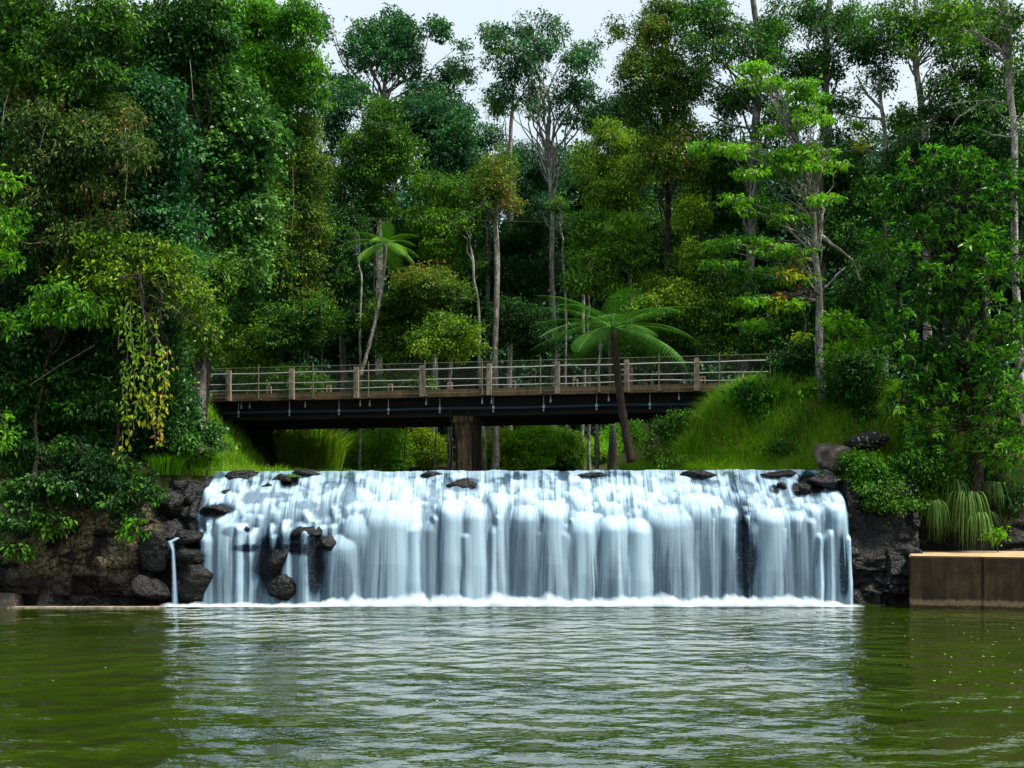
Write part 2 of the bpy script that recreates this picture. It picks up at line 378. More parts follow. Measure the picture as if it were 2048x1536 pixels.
def ell(cx, cy, rx, ry, soft=.35):
    d = np.sqrt(((PX-cx)/rx)**2+((PY-cy)/ry)**2)+.5*(fbm(PX*.035, PY*.035, cx*.1)-.5)
    return 1-sst(1-soft, 1+soft, d)
st1 = fbm(SU*2.6, ZZ*.14, 1.0, 3); st2 = fbm(SU*9, ZZ*.2, 5.0, 3); st3 = fbm(SU*26, ZZ*.3, 9.0, 2)
lowz = 1-sst(2.2, 3.2, ZZ); fallen = sst(.25, 1.8, age)
up_n = fbm(XX*2.4, ZZ*3.4, 4.0, 4); topband = sst(3.55, 4.1, ZZ)
al = .98+conc*(3.0-.4*(1-lowz))-.12*fallen-.30*(1-lowz)*sst(.2, 1.3, age/SC)+((st1-.5)*2.2+(st2-.5)*1.3+(st3-.5)*.7)*(.25+.75*fallen)
al += .22*np.exp(-((age-.12)/.16)**2)-.08
al += (1-lowz)*((st2-.5)*.9+(st3-.5)*.6)
al -= (1-lowz)*(np.clip(up_n-.54, 0, 1)*(1.6+topband*1.5))
al += .16*(sst(wx(640), wx(760), XX)*(1-sst(wx(1420), wx(1560), XX)))-.16
al -= .40*topband*(.3+fbm(XX*5, ZZ*9, 8))*(1-.4*sst(4.1, 4.25, ZZ))
al += .16; cutm = np.zeros_like(al)
for e in [(530, 990, 50, 6, .7), (610, 1010, 24, 8, .6), (500, 1140, 10, 60, .6, .8), (430, 1022, 34, 15, 1.2), (395, 1040, 45, 10, .7), (385, 1120, 34, 80, 1.6), (365, 980, 22, 40, 1), (372, 1010, 26, 22, 1.4), (470, 1063, 20, 9, .6), (545, 1120, 30, 55, .9),
          (560, 1150, 22, 50, .7), (600, 1072, 40, 13, .8), (635, 1130, 18, 60, .9), (600, 1095, 34, 14, .9), (500, 1095, 30, 8, .8), (470, 1150, 8, 60, .7, .7), (640, 1090, 20, 20, .9), (925, 968, 40, 14, .75), (690, 985, 14, 22, .6), (640, 1035, 30, 14, .4),
          (864, 1085, 20, 115, .7, .8), (984, 1090, 12, 105, .55, .8), (926, 1110, 12, 90, .4, .8), (1046, 1130, 16, 90, .35, .8), (1140, 1120, 14, 90, .3, .8),
          (1488, 1100, 20, 120, .85, .6), (1440, 1150, 14, 60, .3), (1598, 1150, 30, 80, .55, .8), (1655, 1130, 16, 110, .6, .8), (1612, 1090, 20, 50, .5), (1562, 978, 12, 9, 1), (1510, 975, 18, 12, .7), (1608, 980, 10, 14, 1),
          (1640, 968, 26, 22, 1.3), (1682, 1120, 9, 90, .8), (560, 960, 24, 14, 1.0), (505, 1000, 20, 8, .6), (650, 970, 16, 9, .5), (1000, 960, 20, 7, .5), (1340, 962, 20, 8, .4), (1420, 962, 26, 7, .45)]:
    cutm = np.maximum(cutm, min(e[4], 1)*ell(*e[:4])*(e[4] >= .8)); al -= e[4]*ell(*e[:4], soft=(e[5] if len(e) > 5 else .4))
al = np.maximum(al, (.50+.35*(st2-.5))*(1-cutm)*(1-.5*topband))
edgeL = sst(378, 400, PX+12*(fbm(PX*.02, PY*.02, 2)-.5)+.14*(PY-950)*(-1)+16); edgeR = 1-sst(1690, 1704, PX+14*(fbm(PX*.05, PY*.02, 6)-.5)-.02*(PY-950))
al = al*edgeL*edgeR+(PX < 372)*(np.exp(-((PX-352-1.5)/4.5)**2)*.0)
al *= 1-.9*(1-sst(1005, 1040, PX*0+PY))*(1-sst(392, 402, PX))
al += .15*(1-sst(0, .5, ZZ))*edgeL*edgeR*(al > .1)
al = 1.05*(1-np.exp(-1.6*np.clip(al, 0, 3)))
# top edge: uneven crest
crest = .10*(fbm(XX*1.9, .3, 7)-.5)+.05*(fbm(XX*6, .3, 3)-.5)+.06*np.clip((XX+10)/20, 0, 1)-.02
Zw = ZZ+crest*sst(3.6, 4.2, ZZ)
Vw = np.stack([XX, Yw, Zw], -1)
# run the sheet back over the crest, level with the river
back = Vw[:, -1:].copy(); back[..., 1] = 46; back[..., 2] -= .04
Vw = np.concatenate([Vw, back], 1); al2 = np.concatenate([al, al[:, -1:]*.15], 1)
fall = link('waterfall', mesh('waterfall', Vw.reshape(-1, 3), gridq(NX, NZ+1)[:, ::-1], {'tint': al2.ravel()}, True), M['fall'])
tag(fall, 'wide silky white waterfall pouring over the dark ledge below the bridge', 'waterfall', kind='structure')

# rock face behind the water, running on to both banks
rx_ = np.concatenate([np.linspace(-34, -16, 90), np.linspace(-15.9, 13.6, 900), np.linspace(13.7, 34, 90)]); rz_ = np.linspace(-1.2, 4.2, 150)
A, B = np.meshgrid(rx_, rz_, indexing='ij')
infall = sst(wx(375), wx(405), A)*(1-sst(wx(1690), wx(1706), A))
def crag(A, B, s=1.0):
    g = 0
    for f, a in ((1.1, .55), (2.3, .3), (5, .14)):
        q = vn(A*f, B*f*1.15, f*3.3); g = g+a*np.abs(2*q-1)
    # blocky joints
    c = vn(np.floor(A*.9+.5*vn(A*.7, B*.7)), np.floor(B*1.3+1.0*vn(A*.8, B*.5, 4)), 9)
    return g*.8+c*.5
cg = crag(A, B)
rp = np.zeros_like(A)
ii = np.clip(np.searchsorted(xs, A.ravel()), 0, NX-1); jj = np.clip(np.searchsorted(zs, B.ravel()), 0, NZ-1)
wy = Yw[ii, jj].reshape(A.shape)
bank = np.where(A < 0, 39.55+.9*sst(1.5, 4.2, B)+.75*sst(-13.0, -10.8, A)*(1-.0), 40.35+.9*sst(1.0, 4.2, B)+2.6*sst(13.0, 13.5, A))
yy = infall*(wy+.10+.10*(cg-.5))+(1-infall)*(bank+.55-cg*.8)
top = np.where(A < 0, 3.95, np.where(A > 13.2, 3.5, 3.9))
Bz = np.minimum(B, 4.3); Bz = Bz*np.where(infall > .5, 1.0, top/4.2)+.12*(fbm(A*1.5, B, 3)-.5)*(1-infall)-.14*infall*sst(3.8, 4.2, B)
Vr = np.stack([A, yy, Bz], -1)
bk = Vr[:, -1:].copy(); bk[..., 1] += 2.6; bk[..., 2] -= .05
Vr = np.concatenate([Vr, bk], 1)
me = mesh('rock_face', Vr.reshape(-1, 3), gridq(len(rx_), len(rz_)+1)[:, ::-1], {'tint': np.concatenate([infall, infall[:, -1:]], 1).ravel()}, True)
o = link('rock_face', me, M['rock']); tag(o, kind='structure')
me.materials.append(M['wetrock'])
cxs = Vr[:-1, :-1, 0].ravel(); me.polygons.foreach_set('material_index', ((cxs > -11.1) & (cxs < 13.2)).astype(np.int32))
# crest and river
V = np.array([[-11.5, 43.0, 4.06], [11.2, 43.0, 4.06], [11.2, 68, 4.06], [-11.5, 68, 4.06]])
tag(link('river_water', mesh('river_water', V, [[0, 1, 2, 3]]), M['river']), kind='structure')
# foam along the foot
fx = np.linspace(wx(335), wx(1712), 1300); ft = np.linspace(0, 1, 20); FX, FT = np.meshgrid(fx, ft, indexing='ij')
px_ = FX/WS+CX
hgt = 1.0*(.12+.20*sst(600, 700, px_)*(1-sst(1560, 1700, px_)))*(.6+.9*fbm(FX*1.6, 1, 1, 3)*fbm(FX*3.5, 1, 4, 2)*2)
ang = FT*np.pi*.5
FY = 39.75-.55*np.cos(ang)+.1*(fbm(FX*1.2, FT, 2)-.5); FZ = .012+hgt*np.sin(ang)**1.0*(1+.12*(vn(FX*9, FT*3)-.5))
fa = (1-sst(.15, .9, FT+.35*(fbm(FX*5, FT*2, 6)-.5)))*sst(0, .06, FT)*sst(335, 372, px_)*(1-sst(1675, 1712, px_))
o = link('foam', mesh('foam', np.stack([FX, FY, FZ], -1).reshape(-1, 3), gridq(1300, 20), {'tint': fa.ravel()*1.0}, True), M['foam']); tag(o, kind='stuff')
tag(o, 'low line of white foam where the fall meets the pool', 'foam')
# thread of water at the far left
def thread(path, wid, name, lab):
    path = np.array(path, float); t = np.linspace(0, 1, 60); s = np.linspace(0, 1, len(path))
    c = np.stack([np.interp(t, s, path[:, i]) for i in range(3)], 1)
    wv = np.interp(t, s, wid); u = np.linspace(-1, 1, 11)
    V = c[:, None]+np.stack([wv[:, None]*u[None], -.06*(1-u[None]**2)+0*wv[:, None], 0*wv[:, None]*u[None]], -1)
    T = (1-np.abs(u[None])**2)*.75*np.ones((60, 1))+.3*(vn(u[None]*6, t[:, None]*1.2)-.5)
    T[:, 0] = 0; T[:, -1] = 0
    o = link(name, mesh(name, V.reshape(-1, 3), gridq(60, 11), {'tint': np.clip(T, 0, 1).ravel()}, True), M['fall']); tag(o, lab, 'waterfall', kind='structure')
def W(px, py, Y): return P(px, py, Y)
thread([W(372, 1062, 40.6), W(352, 1078, 39.9), W(340, 1083, 39.7), W(346, 1100, 39.6), W(348, 1150, 39.55), W(350, 1213, 39.5)], [.12, .1, .12, .07, .09, .13], 'waterfall', 'thin thread of water falling alone left of the main fall')

# ------------------------------------------------------------------ boulders
def rock(name, c, d, seed, mat, label, group=None, k=64):
    u, v = np.meshgrid(np.linspace(0, 2*np.pi, k+1), np.linspace(0, np.pi, k//2+1), indexing='ij')
    D = np.stack([np.cos(u)*np.sin(v), np.sin(u)*np.sin(v), np.cos(v)], -1)
    r = .78+.42*fbm(D[..., 0]*1.3+seed, D[..., 1]*1.3, D[..., 2]*1.3+seed, 3)+.10*(np.abs(2*vn(D[..., 0]*3+seed, D[..., 1]*3, D[..., 2]*3)-1)-.5)
    gg = np.random.default_rng(int(seed*10)); pn = gg.normal(size=(13, 3)); pn /= np.linalg.norm(pn, axis=1)[:, None]; pd = gg.uniform(.62, .95, 13)
    dt = np.clip(D@pn.T, .05, None); rp_ = ((dt/pd)**9).sum(-1)**(-1/9)
    r = np.minimum(rp_, 1.15)*(.8+.35*r)+.20*(fbm(D[..., 0]*3.5+seed, D[..., 1]*3.5, D[..., 2]*3.5, 4)-.5)-.10*np.abs(2*vn(D[..., 0]*2.7+seed, D[..., 1]*2.7, D[..., 2]*2.7)-1)
    V = D*r[..., None]*np.array(d)*.56
    me = mesh(name, V.reshape(-1, 3), gridq(k+1, k//2+1)[:, ::-1], None, True)
    o = link(name, me, mat, loc=c); tag(o, label, 'rock', group); return o
rock('boulder', W(1667, 912, 42.6), (1.02, .9, .92), 3, M['boulder'], 'rounded brown boulder at the right end of the crest')
rock('boulder', W(1738, 884, 44), (1.2, .9, .62), 8, M['boulder2'], 'dark flat boulder with white lichen spots behind the rounded brown one')
for i, (px, py, Y, d, lab) in enumerate([
    (430, 1024, 41.0, (.95, .6, .5), 'black wet rock standing dry in the middle of the upper left cascade'),
    (385, 1075, 40.3, (.75, .7, .5), 'wet black rock topping the ledge left of the lower curtains'),
    (385, 1120, 40.2, (1.0, .9, .8), 'wet black rock between the thin thread and the first curtain, middle of its stack'),
    (378, 1170, 40.05, (1.2, .9, 1.0), 'broad wet black rock at the waterline between the thin thread and the first curtain'),
    (556, 1120, 40.2, (.55, .5, .8), 'dark rock with water veiling it between two lower left curtains'),
    (566, 1170, 40.1, (.75, .5, .8), 'low dark rock at the waterline between two lower left curtains'),
    (610, 1066, 40.25, (.8, .5, .42), 'dark wet rock on the second step above the lower left curtains'),
    (475, 1060, 40.4, (.6, .5, .35), 'small black rock at the lip of the first lower left curtain'),
    (562, 962, 42.3, (.55, .5, .42), 'upright black rock near the crest at the upper left'),
    (535, 975, 42.1, (.5, .4, .3), 'low black rock beside the upright one near the crest'),
    (520, 1003, 41.6, (.6, .4, .22), 'flat brown wet rock poking from the upper left cascade'),
    (1562, 974, 41.85, (.32, .3, .22), 'small black rock in white water at the upper right'),
    (1608, 980, 41.5, (.32, .3, .42), 'brown wet rock beside the falls crest at the right'),
    (1645, 962, 42.0, (.95, .8, .5), 'broad dark wet rock at the right lip under the brown boulder'),
    (640, 1035, 41.2, (.45, .4, .5), 'dark dome of rock veiled by thin water left of the main curtain'),
    (380, 990, 41.6, (.7, .7, .8), 'brown wet rock at the left bank of the crest'),
    (340, 1010, 41.1, (.8, .7, .6), 'dark rock on the left bank below the grass'),
    (455, 985, 41.8, (.4, .35, .2), 'small black rock awash in the upper left corner of the fall'),
    (590, 1000, 41.5, (.5, .35, .22), 'black rock awash left of the main curtain, nearest the centre'),
    (500, 1040, 40.8, (.5, .4, .25), 'black rock at the lip of the second left step'),
    (655, 1085, 40.2, (.4, .4, .5), 'dark wet rock beside the white pour left of the main curtain'),
    (440, 1062, 40.5, (.45, .4, .3), 'black rock at the outer lip of the lower left step'),
    (620, 948, 42.6, (.9, .5, .3), 'long low dark rock breaking the crest left of the pier'),
    (480, 952, 42.6, (1.2, .5, .3), 'long low dark rock breaking the crest near its left end'),
    (860, 952, 42.5, (.7, .4, .22), 'low brown rock awash at the crest just left of the pier'),
    (1180, 950, 42.5, (.9, .4, .2), 'low dark rock awash at the crest below the pale stems'),
    (1400, 950, 42.4, (1.0, .4, .24), 'low brown rock at the crest under the dead straw tuft'),
    (1560, 950, 42.4, (1.3, .5, .26), 'flat brown rock slab at the crest left of the brown boulder'),
    (310, 1100, 40.0, (.9, .7, 1.0), 'black rock at the left of the thin thread of water'),
    (300, 1180, 39.7, (1.1, .7, .7), 'black rock at the waterline left of the thin thread'),
    (925, 972, 42.0, (1.1, .5, .45), 'smooth brown rock hump under glassy water at the crest')]):
    rock('rock', W(px, py, Y), d, 20+i*3.1, M['wetrock'], lab, 'wet rocks in and beside the falls')

# ------------------------------------------------------------------ concrete platform
def bevel_box(name, x0, x1, y0, y1, z0, z1, mat, label, cat, b=.04, sk=0, sl=0):
    import bmesh
    bm = bmesh.new(); bmesh.ops.create_cube(bm, size=1)
    for v in bm.verts: v.co = ((x0+x1)/2+v.co.x*(x1-x0), (y0+y1)/2+v.co.y*(y1-y0), (z0+z1)/2+v.co.z*(z1-z0))
    for v in bm.verts:
        if v.co.x < (x0+x1)/2 and v.co.y > (y0+y1)/2: v.co.x += sk
        if v.co.x > (x0+x1)/2: v.co.y += sl*(v.co.y < (y0+y1)/2)
    bmesh.ops.bevel(bm, geom=bm.edges[:], offset=b, segments=2, affect='EDGES')
    me = bpy.data.meshes.new(name); bm.to_mesh(me); bm.free()
    return tag(link(name, me, mat), label, cat)
cp = empty('concrete_platform', (12.5, 39, 0), 'stained concrete platform with a tan top coloured as if lit at the right edge of the pool', 'platform')
for q in ((12.12, 14.125, 39.0, 42.9, 1.15, -.575), (14.132, 24, 38.42, 42.9, 0, -2.82)):
    o = bevel_box('wall_section', q[0], q[1], q[2], q[3], -1.4, 1.60-.006*(q[0] > 13), M['block'], None, None, .035, q[4], q[5]); o.parent = cp; o.matrix_parent_inverse = mathutils.Matrix.Translation((-12.5, -39, 0))
bevel_box('waterline_ledge', W(15, 0, 39.0)[0], W(330, 0, 39.1)[0], 38.95, 39.3, -.3, .045, M['post'], 'thin tan ledge at the waterline under the left rock wall', 'ledge', .015)
bevel_box('stone_block', W(-60, 0, 39.3)[0], W(34, 0, 39.3)[0], 39.0, 40.2, -.3, .42, M['boulder'], 'low stone block at the far left waterline', 'rock', .05)

# ------------------------------------------------------------------ bridge
A0 = np.array([-11.96, 54.3]); bu = np.array([.983, -.18]); bv = np.array([.18, .983])
def Bp(s, t, z): q = A0+bu*s+bv*t; return np.array([q[0], q[1], z+.0065*s])
RB = np.array([[bu[0], bv[0], 0], [bu[1], bv[1], 0], [.0065, 0, 1.]])
def bbox(mb, s0, s1, t0, t1, z0, z1): mb.box(Bp((s0+s1)/2, (t0+t1)/2, (z0+z1)/2), (s1-s0, t1-t0, z1-z0), RB)
br = empty('road_bridge', Bp(10, 4, 7.4), 'low concrete road bridge with pipe railings crossing above the waterfall', 'bridge')
bb = Bp(10, 4, 7.4)
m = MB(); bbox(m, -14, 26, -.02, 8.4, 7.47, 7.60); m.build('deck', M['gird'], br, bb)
for t0, t1, nm in ((-.06, .34, 'kerb'), (8.0, 8.46, 'kerb')):
    m = MB(); bbox(m, -14, 26, t0, t1, 7.475, 7.78)
    for k in range(-5, 12): bbox(m, k*2.4+.4, k*2.4+.55, t0-.012, t0+.1, 7.5, 7.70)
    m.build(nm, M['kerb'], br, bb)
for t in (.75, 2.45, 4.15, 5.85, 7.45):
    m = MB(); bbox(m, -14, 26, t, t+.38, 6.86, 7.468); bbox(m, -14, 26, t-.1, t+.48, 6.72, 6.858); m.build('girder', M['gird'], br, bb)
m = MB()
zz = [3.2, 4.4, 6.2, 6.45, 6.718]; hw = [.36, .36, .36, .36, .45]
for z0, z1, a, t0, t1 in ((2.8, 6.448, .35, .62, 2.6), (6.45, 6.716, .42, .5, 3.0)): bbox(m, 10.0-a, 10.0+a, t0, t1, z0, z1)
m.build('pier', M['pier'], br, bb)
for s in (9.52, 10.28):
    m = MB(); m.tube([Bp(s, .25, 6.98), Bp(s, .28, 6.6), Bp(s+.22, .5, 5.7), Bp(s+.25, .56, 4.0)], .035); m.build('drain_pipe', M['gird'], br, bb)
posts = [-2.75+2.8*i for i in range(-1, 9)]
posts = [s for s in (-2.8, 0, 2.8, 5.62, 8.43, 11.25, 14.05, 16.85, 19.62)]
for s in posts:
    m = MB(); bbox(m, s-.10, s+.10, -.22, -.065, 7.50, 8.76); bbox(m, s-.085, s+.085, -.20, -.085, 8.761, 8.80)
    for z in (8.60, 8.20, 7.92): bbox(m, s-.04, s+.04, -.26, -.221, z-.03, z+.03)
    m.build('rail_post', M['post'], br, bb)
for z in (8.63, 8.20, 7.92):
    m = MB(); ss = np.linspace(-6, 22.4, 40); jit = .012*np.sin(ss*1.7+z*9)
    m.tube([Bp(s, -.03, z+j+(.04*math.sin(s*.8) if z < 8 and s > 14 else 0)) for s, j in zip(ss, jit)], .028 if z > 8.5 else .022); m.build('rail', M['galv'], br, bb)
st = [-1.2+2.38*i for i in range(-1, 10)]
st = [(p-CX) for p in (517, 626, 736.7, 849.6, 964, 1080.7, 1198, 1317.5, 1438.6)]
def s_at(px):   # where a column of the bridge front stands
    q = (px-CX)/F; return (q*(A0[1]-.3*bv[1])-A0[0]+.3*bv[0])/(bu[0]-q*bu[1])
fsn = [s_at(p) for p in (408, 517, 626, 736.7, 849.6, 964, 1080.7, 1198, 1317.5, 1438.6, 1540)]
for s in fsn:
    m = MB(); m.tube([Bp(s, -.3, 7.50), Bp(s, -.3, 8.98)], .026); bbox(m, s-.06, s+.06, -.33, -.065, 7.51, 7.56); m.build('fence_post', M['fence'], br, bb)
m = MB(); m.tube([Bp(fsn[0], -.3, 8.85), Bp(fsn[-1], -.3, 8.85)], .011); m.tube([Bp(fsn[0], -.3, 7.62), Bp(fsn[-1], -.3, 7.62)], .008)
m.build('fence_wire', M['fence'], br, bb)
m = MB()
for s in np.arange(fsn[0], fsn[-1], .075): m.tube([Bp(s, -.3, 7.6), Bp(s, -.3, 8.85)], .0022, 3, cap=False)
for z in np.arange(7.7, 8.84, .09): m.tube([Bp(fsn[0], -.3, z), Bp(fsn[-1], -.3, z)], .0018, 3, cap=False)
m.build('wire_mesh', M['wire'], br, bb)
m = MB(); ss = np.linspace(-8, 25, 30); m.tube([Bp(s, .42, 7.02+.015*math.sin(s*.9)) for s in ss], .055)
pipe = m.build('water_pipe', M['bluepipe'], br, bb)
for px in (463, 566, 666, 766, 870, 978, 1080, 1187, 1295):
    s = s_at(px)+.05; m = MB(); m.tube([Bp(s, .34, 7.47), Bp(s, .34, 6.86)], .014); bbox(m, s-.05, s+.05, .33, .36, 6.97, 7.09); bbox(m, s-.03, s+.03, .30, .345, 6.84, 6.90); m.build('pipe_clip', M['clip'], pipe, bb*0+bb)
for px in (472, 489, 601, 712, 731, 845, 958, 977, 1096, 1213, 1232, 1355):
    s = s_at(px)+.03; m = MB(); bbox(m, s-.03, s+.03, .18, .22, 7.18, 7.32); m.tube([Bp(s, .2, 7.3), Bp(s, .2, 7.46)], .016); m.build('hook_bolt', M['clip'], br, bb)
for px in (526, 646, 770, 890, 1018, 1143, 1400, 1522):
    s = s_at(px)+.1; m = MB()
    z0 = 7.78
    bbox(m, s-.10, s-.06, .12, .2, z0, z0+.26); bbox(m, s+.06, s+.10, .12, .2, z0, z0+.26); bbox(m, s-.10, s+.10, .12, .2, z0+.261, z0+.31); m.build('kerb_bracket', M['rust'], br, bb)
m = MB(); bbox(m, s_at(1443), s_at(1456), .15, .5, 7.0, 7.28); m.tube([Bp(s_at(1425), .3, 7.05), Bp(s_at(1462), .3, 7.05)], .09); m.tube([Bp(s_at(1449), .3, 7.28), Bp(s_at(1449), .3, 7.36)], .07); m.build('valve', M['teal'], br, bb)
# overhead cables crossing the clearing
m = MB(); p0 = W(480, 425, 66); p1 = W(1560, 440, 62); t = np.linspace(0, 1, 40)[:, None]
m.tube(p0*(1-t)+p1*t-np.array([0, 0, 1.])*(1-(2*t-1)**2)*.25, .007, 6); tag(m.build('overhead_cable', M['wire'], smooth=False), 'thin overhead cable strung across the clearing above the tree ferns', 'cable')

# ------------------------------------------------------------------ vegetation
DENS = 1.25; NLOBE = 1.55; RLOBE = 1.16
def limb(mb, a, b, r0, r1, n=9, wig=.06, k=6, sag=0., g=rng):
    a = np.array(a, float); b = np.array(b, float); L_ = np.linalg.norm(b-a); t = np.linspace(0, 1, n)[:, None]
    p = a+(b-a)*t; ph = g.random(3)*6.3; fr = g.uniform(.7, 1.8, 3)
    for i in range(3): p[:, i] += wig*L_*np.sin(t[:, 0]*np.pi*fr[i]*2+ph[i])*np.sin(t[:, 0]*np.pi)*(.25 if i == 2 else 1)
    p[:, 2] += sag*L_*np.sin(t[:, 0]*np.pi)
    mb.tube(p, r0+(r1-r0)*t[:, 0], k, cap=False); return p
def foliage(mb, cs, rs, cover, Ll, Wl, g, twigs=None, up=.35, droop=.3, m=9, spray=.28, tone=.5, tvar=.28, out=.5, hollow=.45, flat=1.0):
    ls = 1.22 if cs[0][1] < 52 else 1.0
    Ll = Ll*ls; Wl = Wl*ls; spray = spray*1.15
    for c, r in zip(cs, rs):
        area = np.pi*r[0]*r[2]; n = int(DENS*cover*area/(.5*Ll*Wl)/m)+3
        d = g.normal(size=(n, 3)); d /= np.linalg.norm(d, axis=1)[:, None]; d[:, 2] = d[:, 2]*.9+up*.3
        d /= np.linalg.norm(d, axis=1)[:, None]
        rad = hollow+(1-hollow)*g.random(n)**.55
        nn = fbm(d[:, 0]*2.2+c[0], d[:, 1]*2.2+c[1], d[:, 2]*2.2+c[2], 2)
        rad *= (.50+1.15*nn)*(1+.35*(g.random(n) < .12))
        sp = c+d*rad[:, None]*r
        tsp = tone+tvar*(g.normal(size=n)*.55)+.35*(nn-.5)+.9*(fbm(sp[:, 0]*.5, sp[:, 1]*.5, sp[:, 2]*.6+3, 2)-.5)
        D = np.repeat(d, m, 0)*out+g.normal(size=(n*m, 3))*.55+np.array([0, 0, -droop])
        B = np.repeat(sp, m, 0)+g.normal(size=(n*m, 3))*spray*np.array([1, 1, .45*flat])*.5
        N = np.array([0, 0, 1.])+g.normal(size=(n*m, 3))*.45+np.repeat(d, m, 0)*.5
        T = np.clip(np.repeat(tsp, m)+.06+g.normal(size=n*m)*.13, 0, 1)
        sz = g.uniform(.65, 1.25, n*m)
        mb.leaves(B, D, N, Ll*sz, Wl*sz, T)
        if twigs is not None:
            for q in sp[:min(n, 7)]: limb(twigs, c, q, .022, .008, 4, .1, 3, g=g)
def lobes(regs, Y, dY, g, s=1.0, sq=.85, dense=True):
    cs, rs = [], []
    for (cx, cy, rx, ry, n, r) in regs:
        k = 0; n = int(round(n*(NLOBE if dense else 1.2))); r = r*(RLOBE if dense else 1.02)
        while k < n:
            u = g.uniform(-1, 1, 2)
            if u@u > 1: continue
            yd = Y+g.uniform(-1, 1)*dY
            p = P(cx+u[0]*max(rx-r*.5, 4), cy+u[1]*max(ry-r*.5, 4), yd); rr = r*Y/F*g.uniform(.7, 1.25)
            cs.append(p); rs.append(np.array([rr, rr, rr*sq*g.uniform(.8, 1.1)])); k += 1
    return cs, rs
ntree = 0
def tree(name, label, Y, base, path, regs, mat, bark='barkd', r0=.2, r1=.07, cover=2.2, leaf=(.16, .075), dY=1.2, seed=0, cat='tree', group=None,
         tone=.5, tvar=.3, limbs=1.0, sq=.85, spray=.28, droop=.3, m=9, up=.35, hollow=.45, extra=None, parts=('trunk', 'crown'), out=.5, twig=True, forks=None, flat=1.0):
    """base: photo column and row of the foot (at depth Y); path: further trunk points (px, py); regs: where the crown spreads"""
    g = np.random.default_rng(100+seed)
    b = P(base[0], base[1], Y) if len(base) == 2 else np.array(base, float)
    if len(base) == 2 and Y > 42.9: b[2] = min(b[2], float(terr(b[0], Y))-.1)
    o = empty(name, b, label, cat, group)
    tr = MB(); cr_ = MB()
    tb = dY*.9 if (cover >= 2.3 and bark != 'pale') else 0
    pts = [b]+[P(p[0], p[1], Y+tb+(p[2] if len(p) > 2 else 0)) for p in path]; pts = np.array(pts)
    # smooth trunk line
    t = np.linspace(0, 1, 6*len(pts)); s = np.linspace(0, 1, len(pts))
    line = np.stack([np.interp(t, s, pts[:, i]) for i in range(3)], 1)
    for _ in range(2): line[1:-1] = (line[:-2]+line[1:-1]*2+line[2:])/4
    r0 *= .82; r1 *= .8; line[1:-1, 0] += .05*np.sin(t[1:-1]*17+seed)
    rad = (r0+(r1-r0)*t)*(1+.35*np.exp(-t*14)); tr.tube(line, rad, 8, cap=False)
    for f in (forks or []):
        q = [P(p[0], p[1], Y+(p[2] if len(p) > 2 else 0)) for p in f[1:]]
        a = q[0]
        for c in q[1:]: limb(tr, a, c, f[0], f[0]*.65, 8, .03, 6, g=g); a = c; f = (f[0]*.7,)+tuple(f[1:])
    cs, rs = lobes(regs, Y, dY, g, sq=sq, dense=cover > 2.25)
    cand = line[len(line)//3:]
    for c in cs:
        if g.random() > (limbs*.45 if forks else limbs): continue
        dd = np.linalg.norm(cand-c, axis=1)+np.clip(cand[:, 2]-c[2]+.3, 0, None)*3; a = cand[max(0, np.argmin(dd)-int(g.integers(0, max(2, len(cand)//3))))]
        L_ = np.linalg.norm(c-a); limb(tr, a, c, min(.016+.011*L_, r1*.7 if r1 > .05 else .03), .008, 8, .07, 5, sag=.08, g=g)
    foliage(cr_, cs, rs, cover, leaf[0], leaf[1], g, tr if twig else None, up, droop, m, spray, tone, tvar, out, hollow, flat)
    if extra: extra(tr, cr_, g)
    tr.build(parts[0], M[bark], o, b, True); cr_.build(parts[1], M[mat], o, b)
    return o
def shrub(label, Y, regs, mat, name='shrub', cat='shrub', root=None, **k):
    cx, cy = regs[0][0], max(r[1]+r[3] for r in regs)
    x = P(cx, 0, Y)[0]; gz = float(terr(x, Y)) if Y > 41.5 else 3.0
    base = (x, Y, gz-.05)
    if root: base = tuple(P(root[0], root[1], Y+.15))
    k.setdefault('r0', .05); k.setdefault('r1', .02); k.setdefault('bark', 'barkd'); k.setdefault('limbs', .5)
    k.setdefault('parts', ('stem', 'foliage')); k.setdefault('dY', .7); k.setdefault('cover', 2.6)
    c = regs[0]
    return tree(name, label, Y, base, [(c[0]+4, c[1]+c[3]*.3)], regs, mat, cat=cat, **k)

# --- far wood, one mass; low tone puts deep forest shade into the leaves
def far_wood():
    g = np.random.default_rng(5); mb = MB()
    for Yd, dens in ((90, 1.2), (97, 1.2), (106, 1.4)):
        for px in np.arange(-120, 2200, 42):
            top = 330+70*math.sin(px*.011)+60*g.random()
            if 930 < px < 1080: top = 430+g.random()*60
            if px < 560: top = 60
            if 1180 < px < 1420: top = 300+g.random()*50
            if px > 1420: top = 250+110*g.random()
            y = top
            while y < 960:
                c = P(px+g.uniform(-25, 25), y+40, Yd+g.uniform(-3, 3)); r = g.uniform(1.6, 2.6)
                foliage(mb, [c], [np.array([r, r, r*.8])], 1.7*dens, .36, .24, g, None, tone=.22, tvar=.35, spray=.6, m=7)
                y += g.uniform(45, 70)
    return mb.build('distant_forest', M['blue'])
tag(far_wood(), 'dark mass of rainforest filling the distance behind the trees', 'forest', kind='stuff')

T = tree
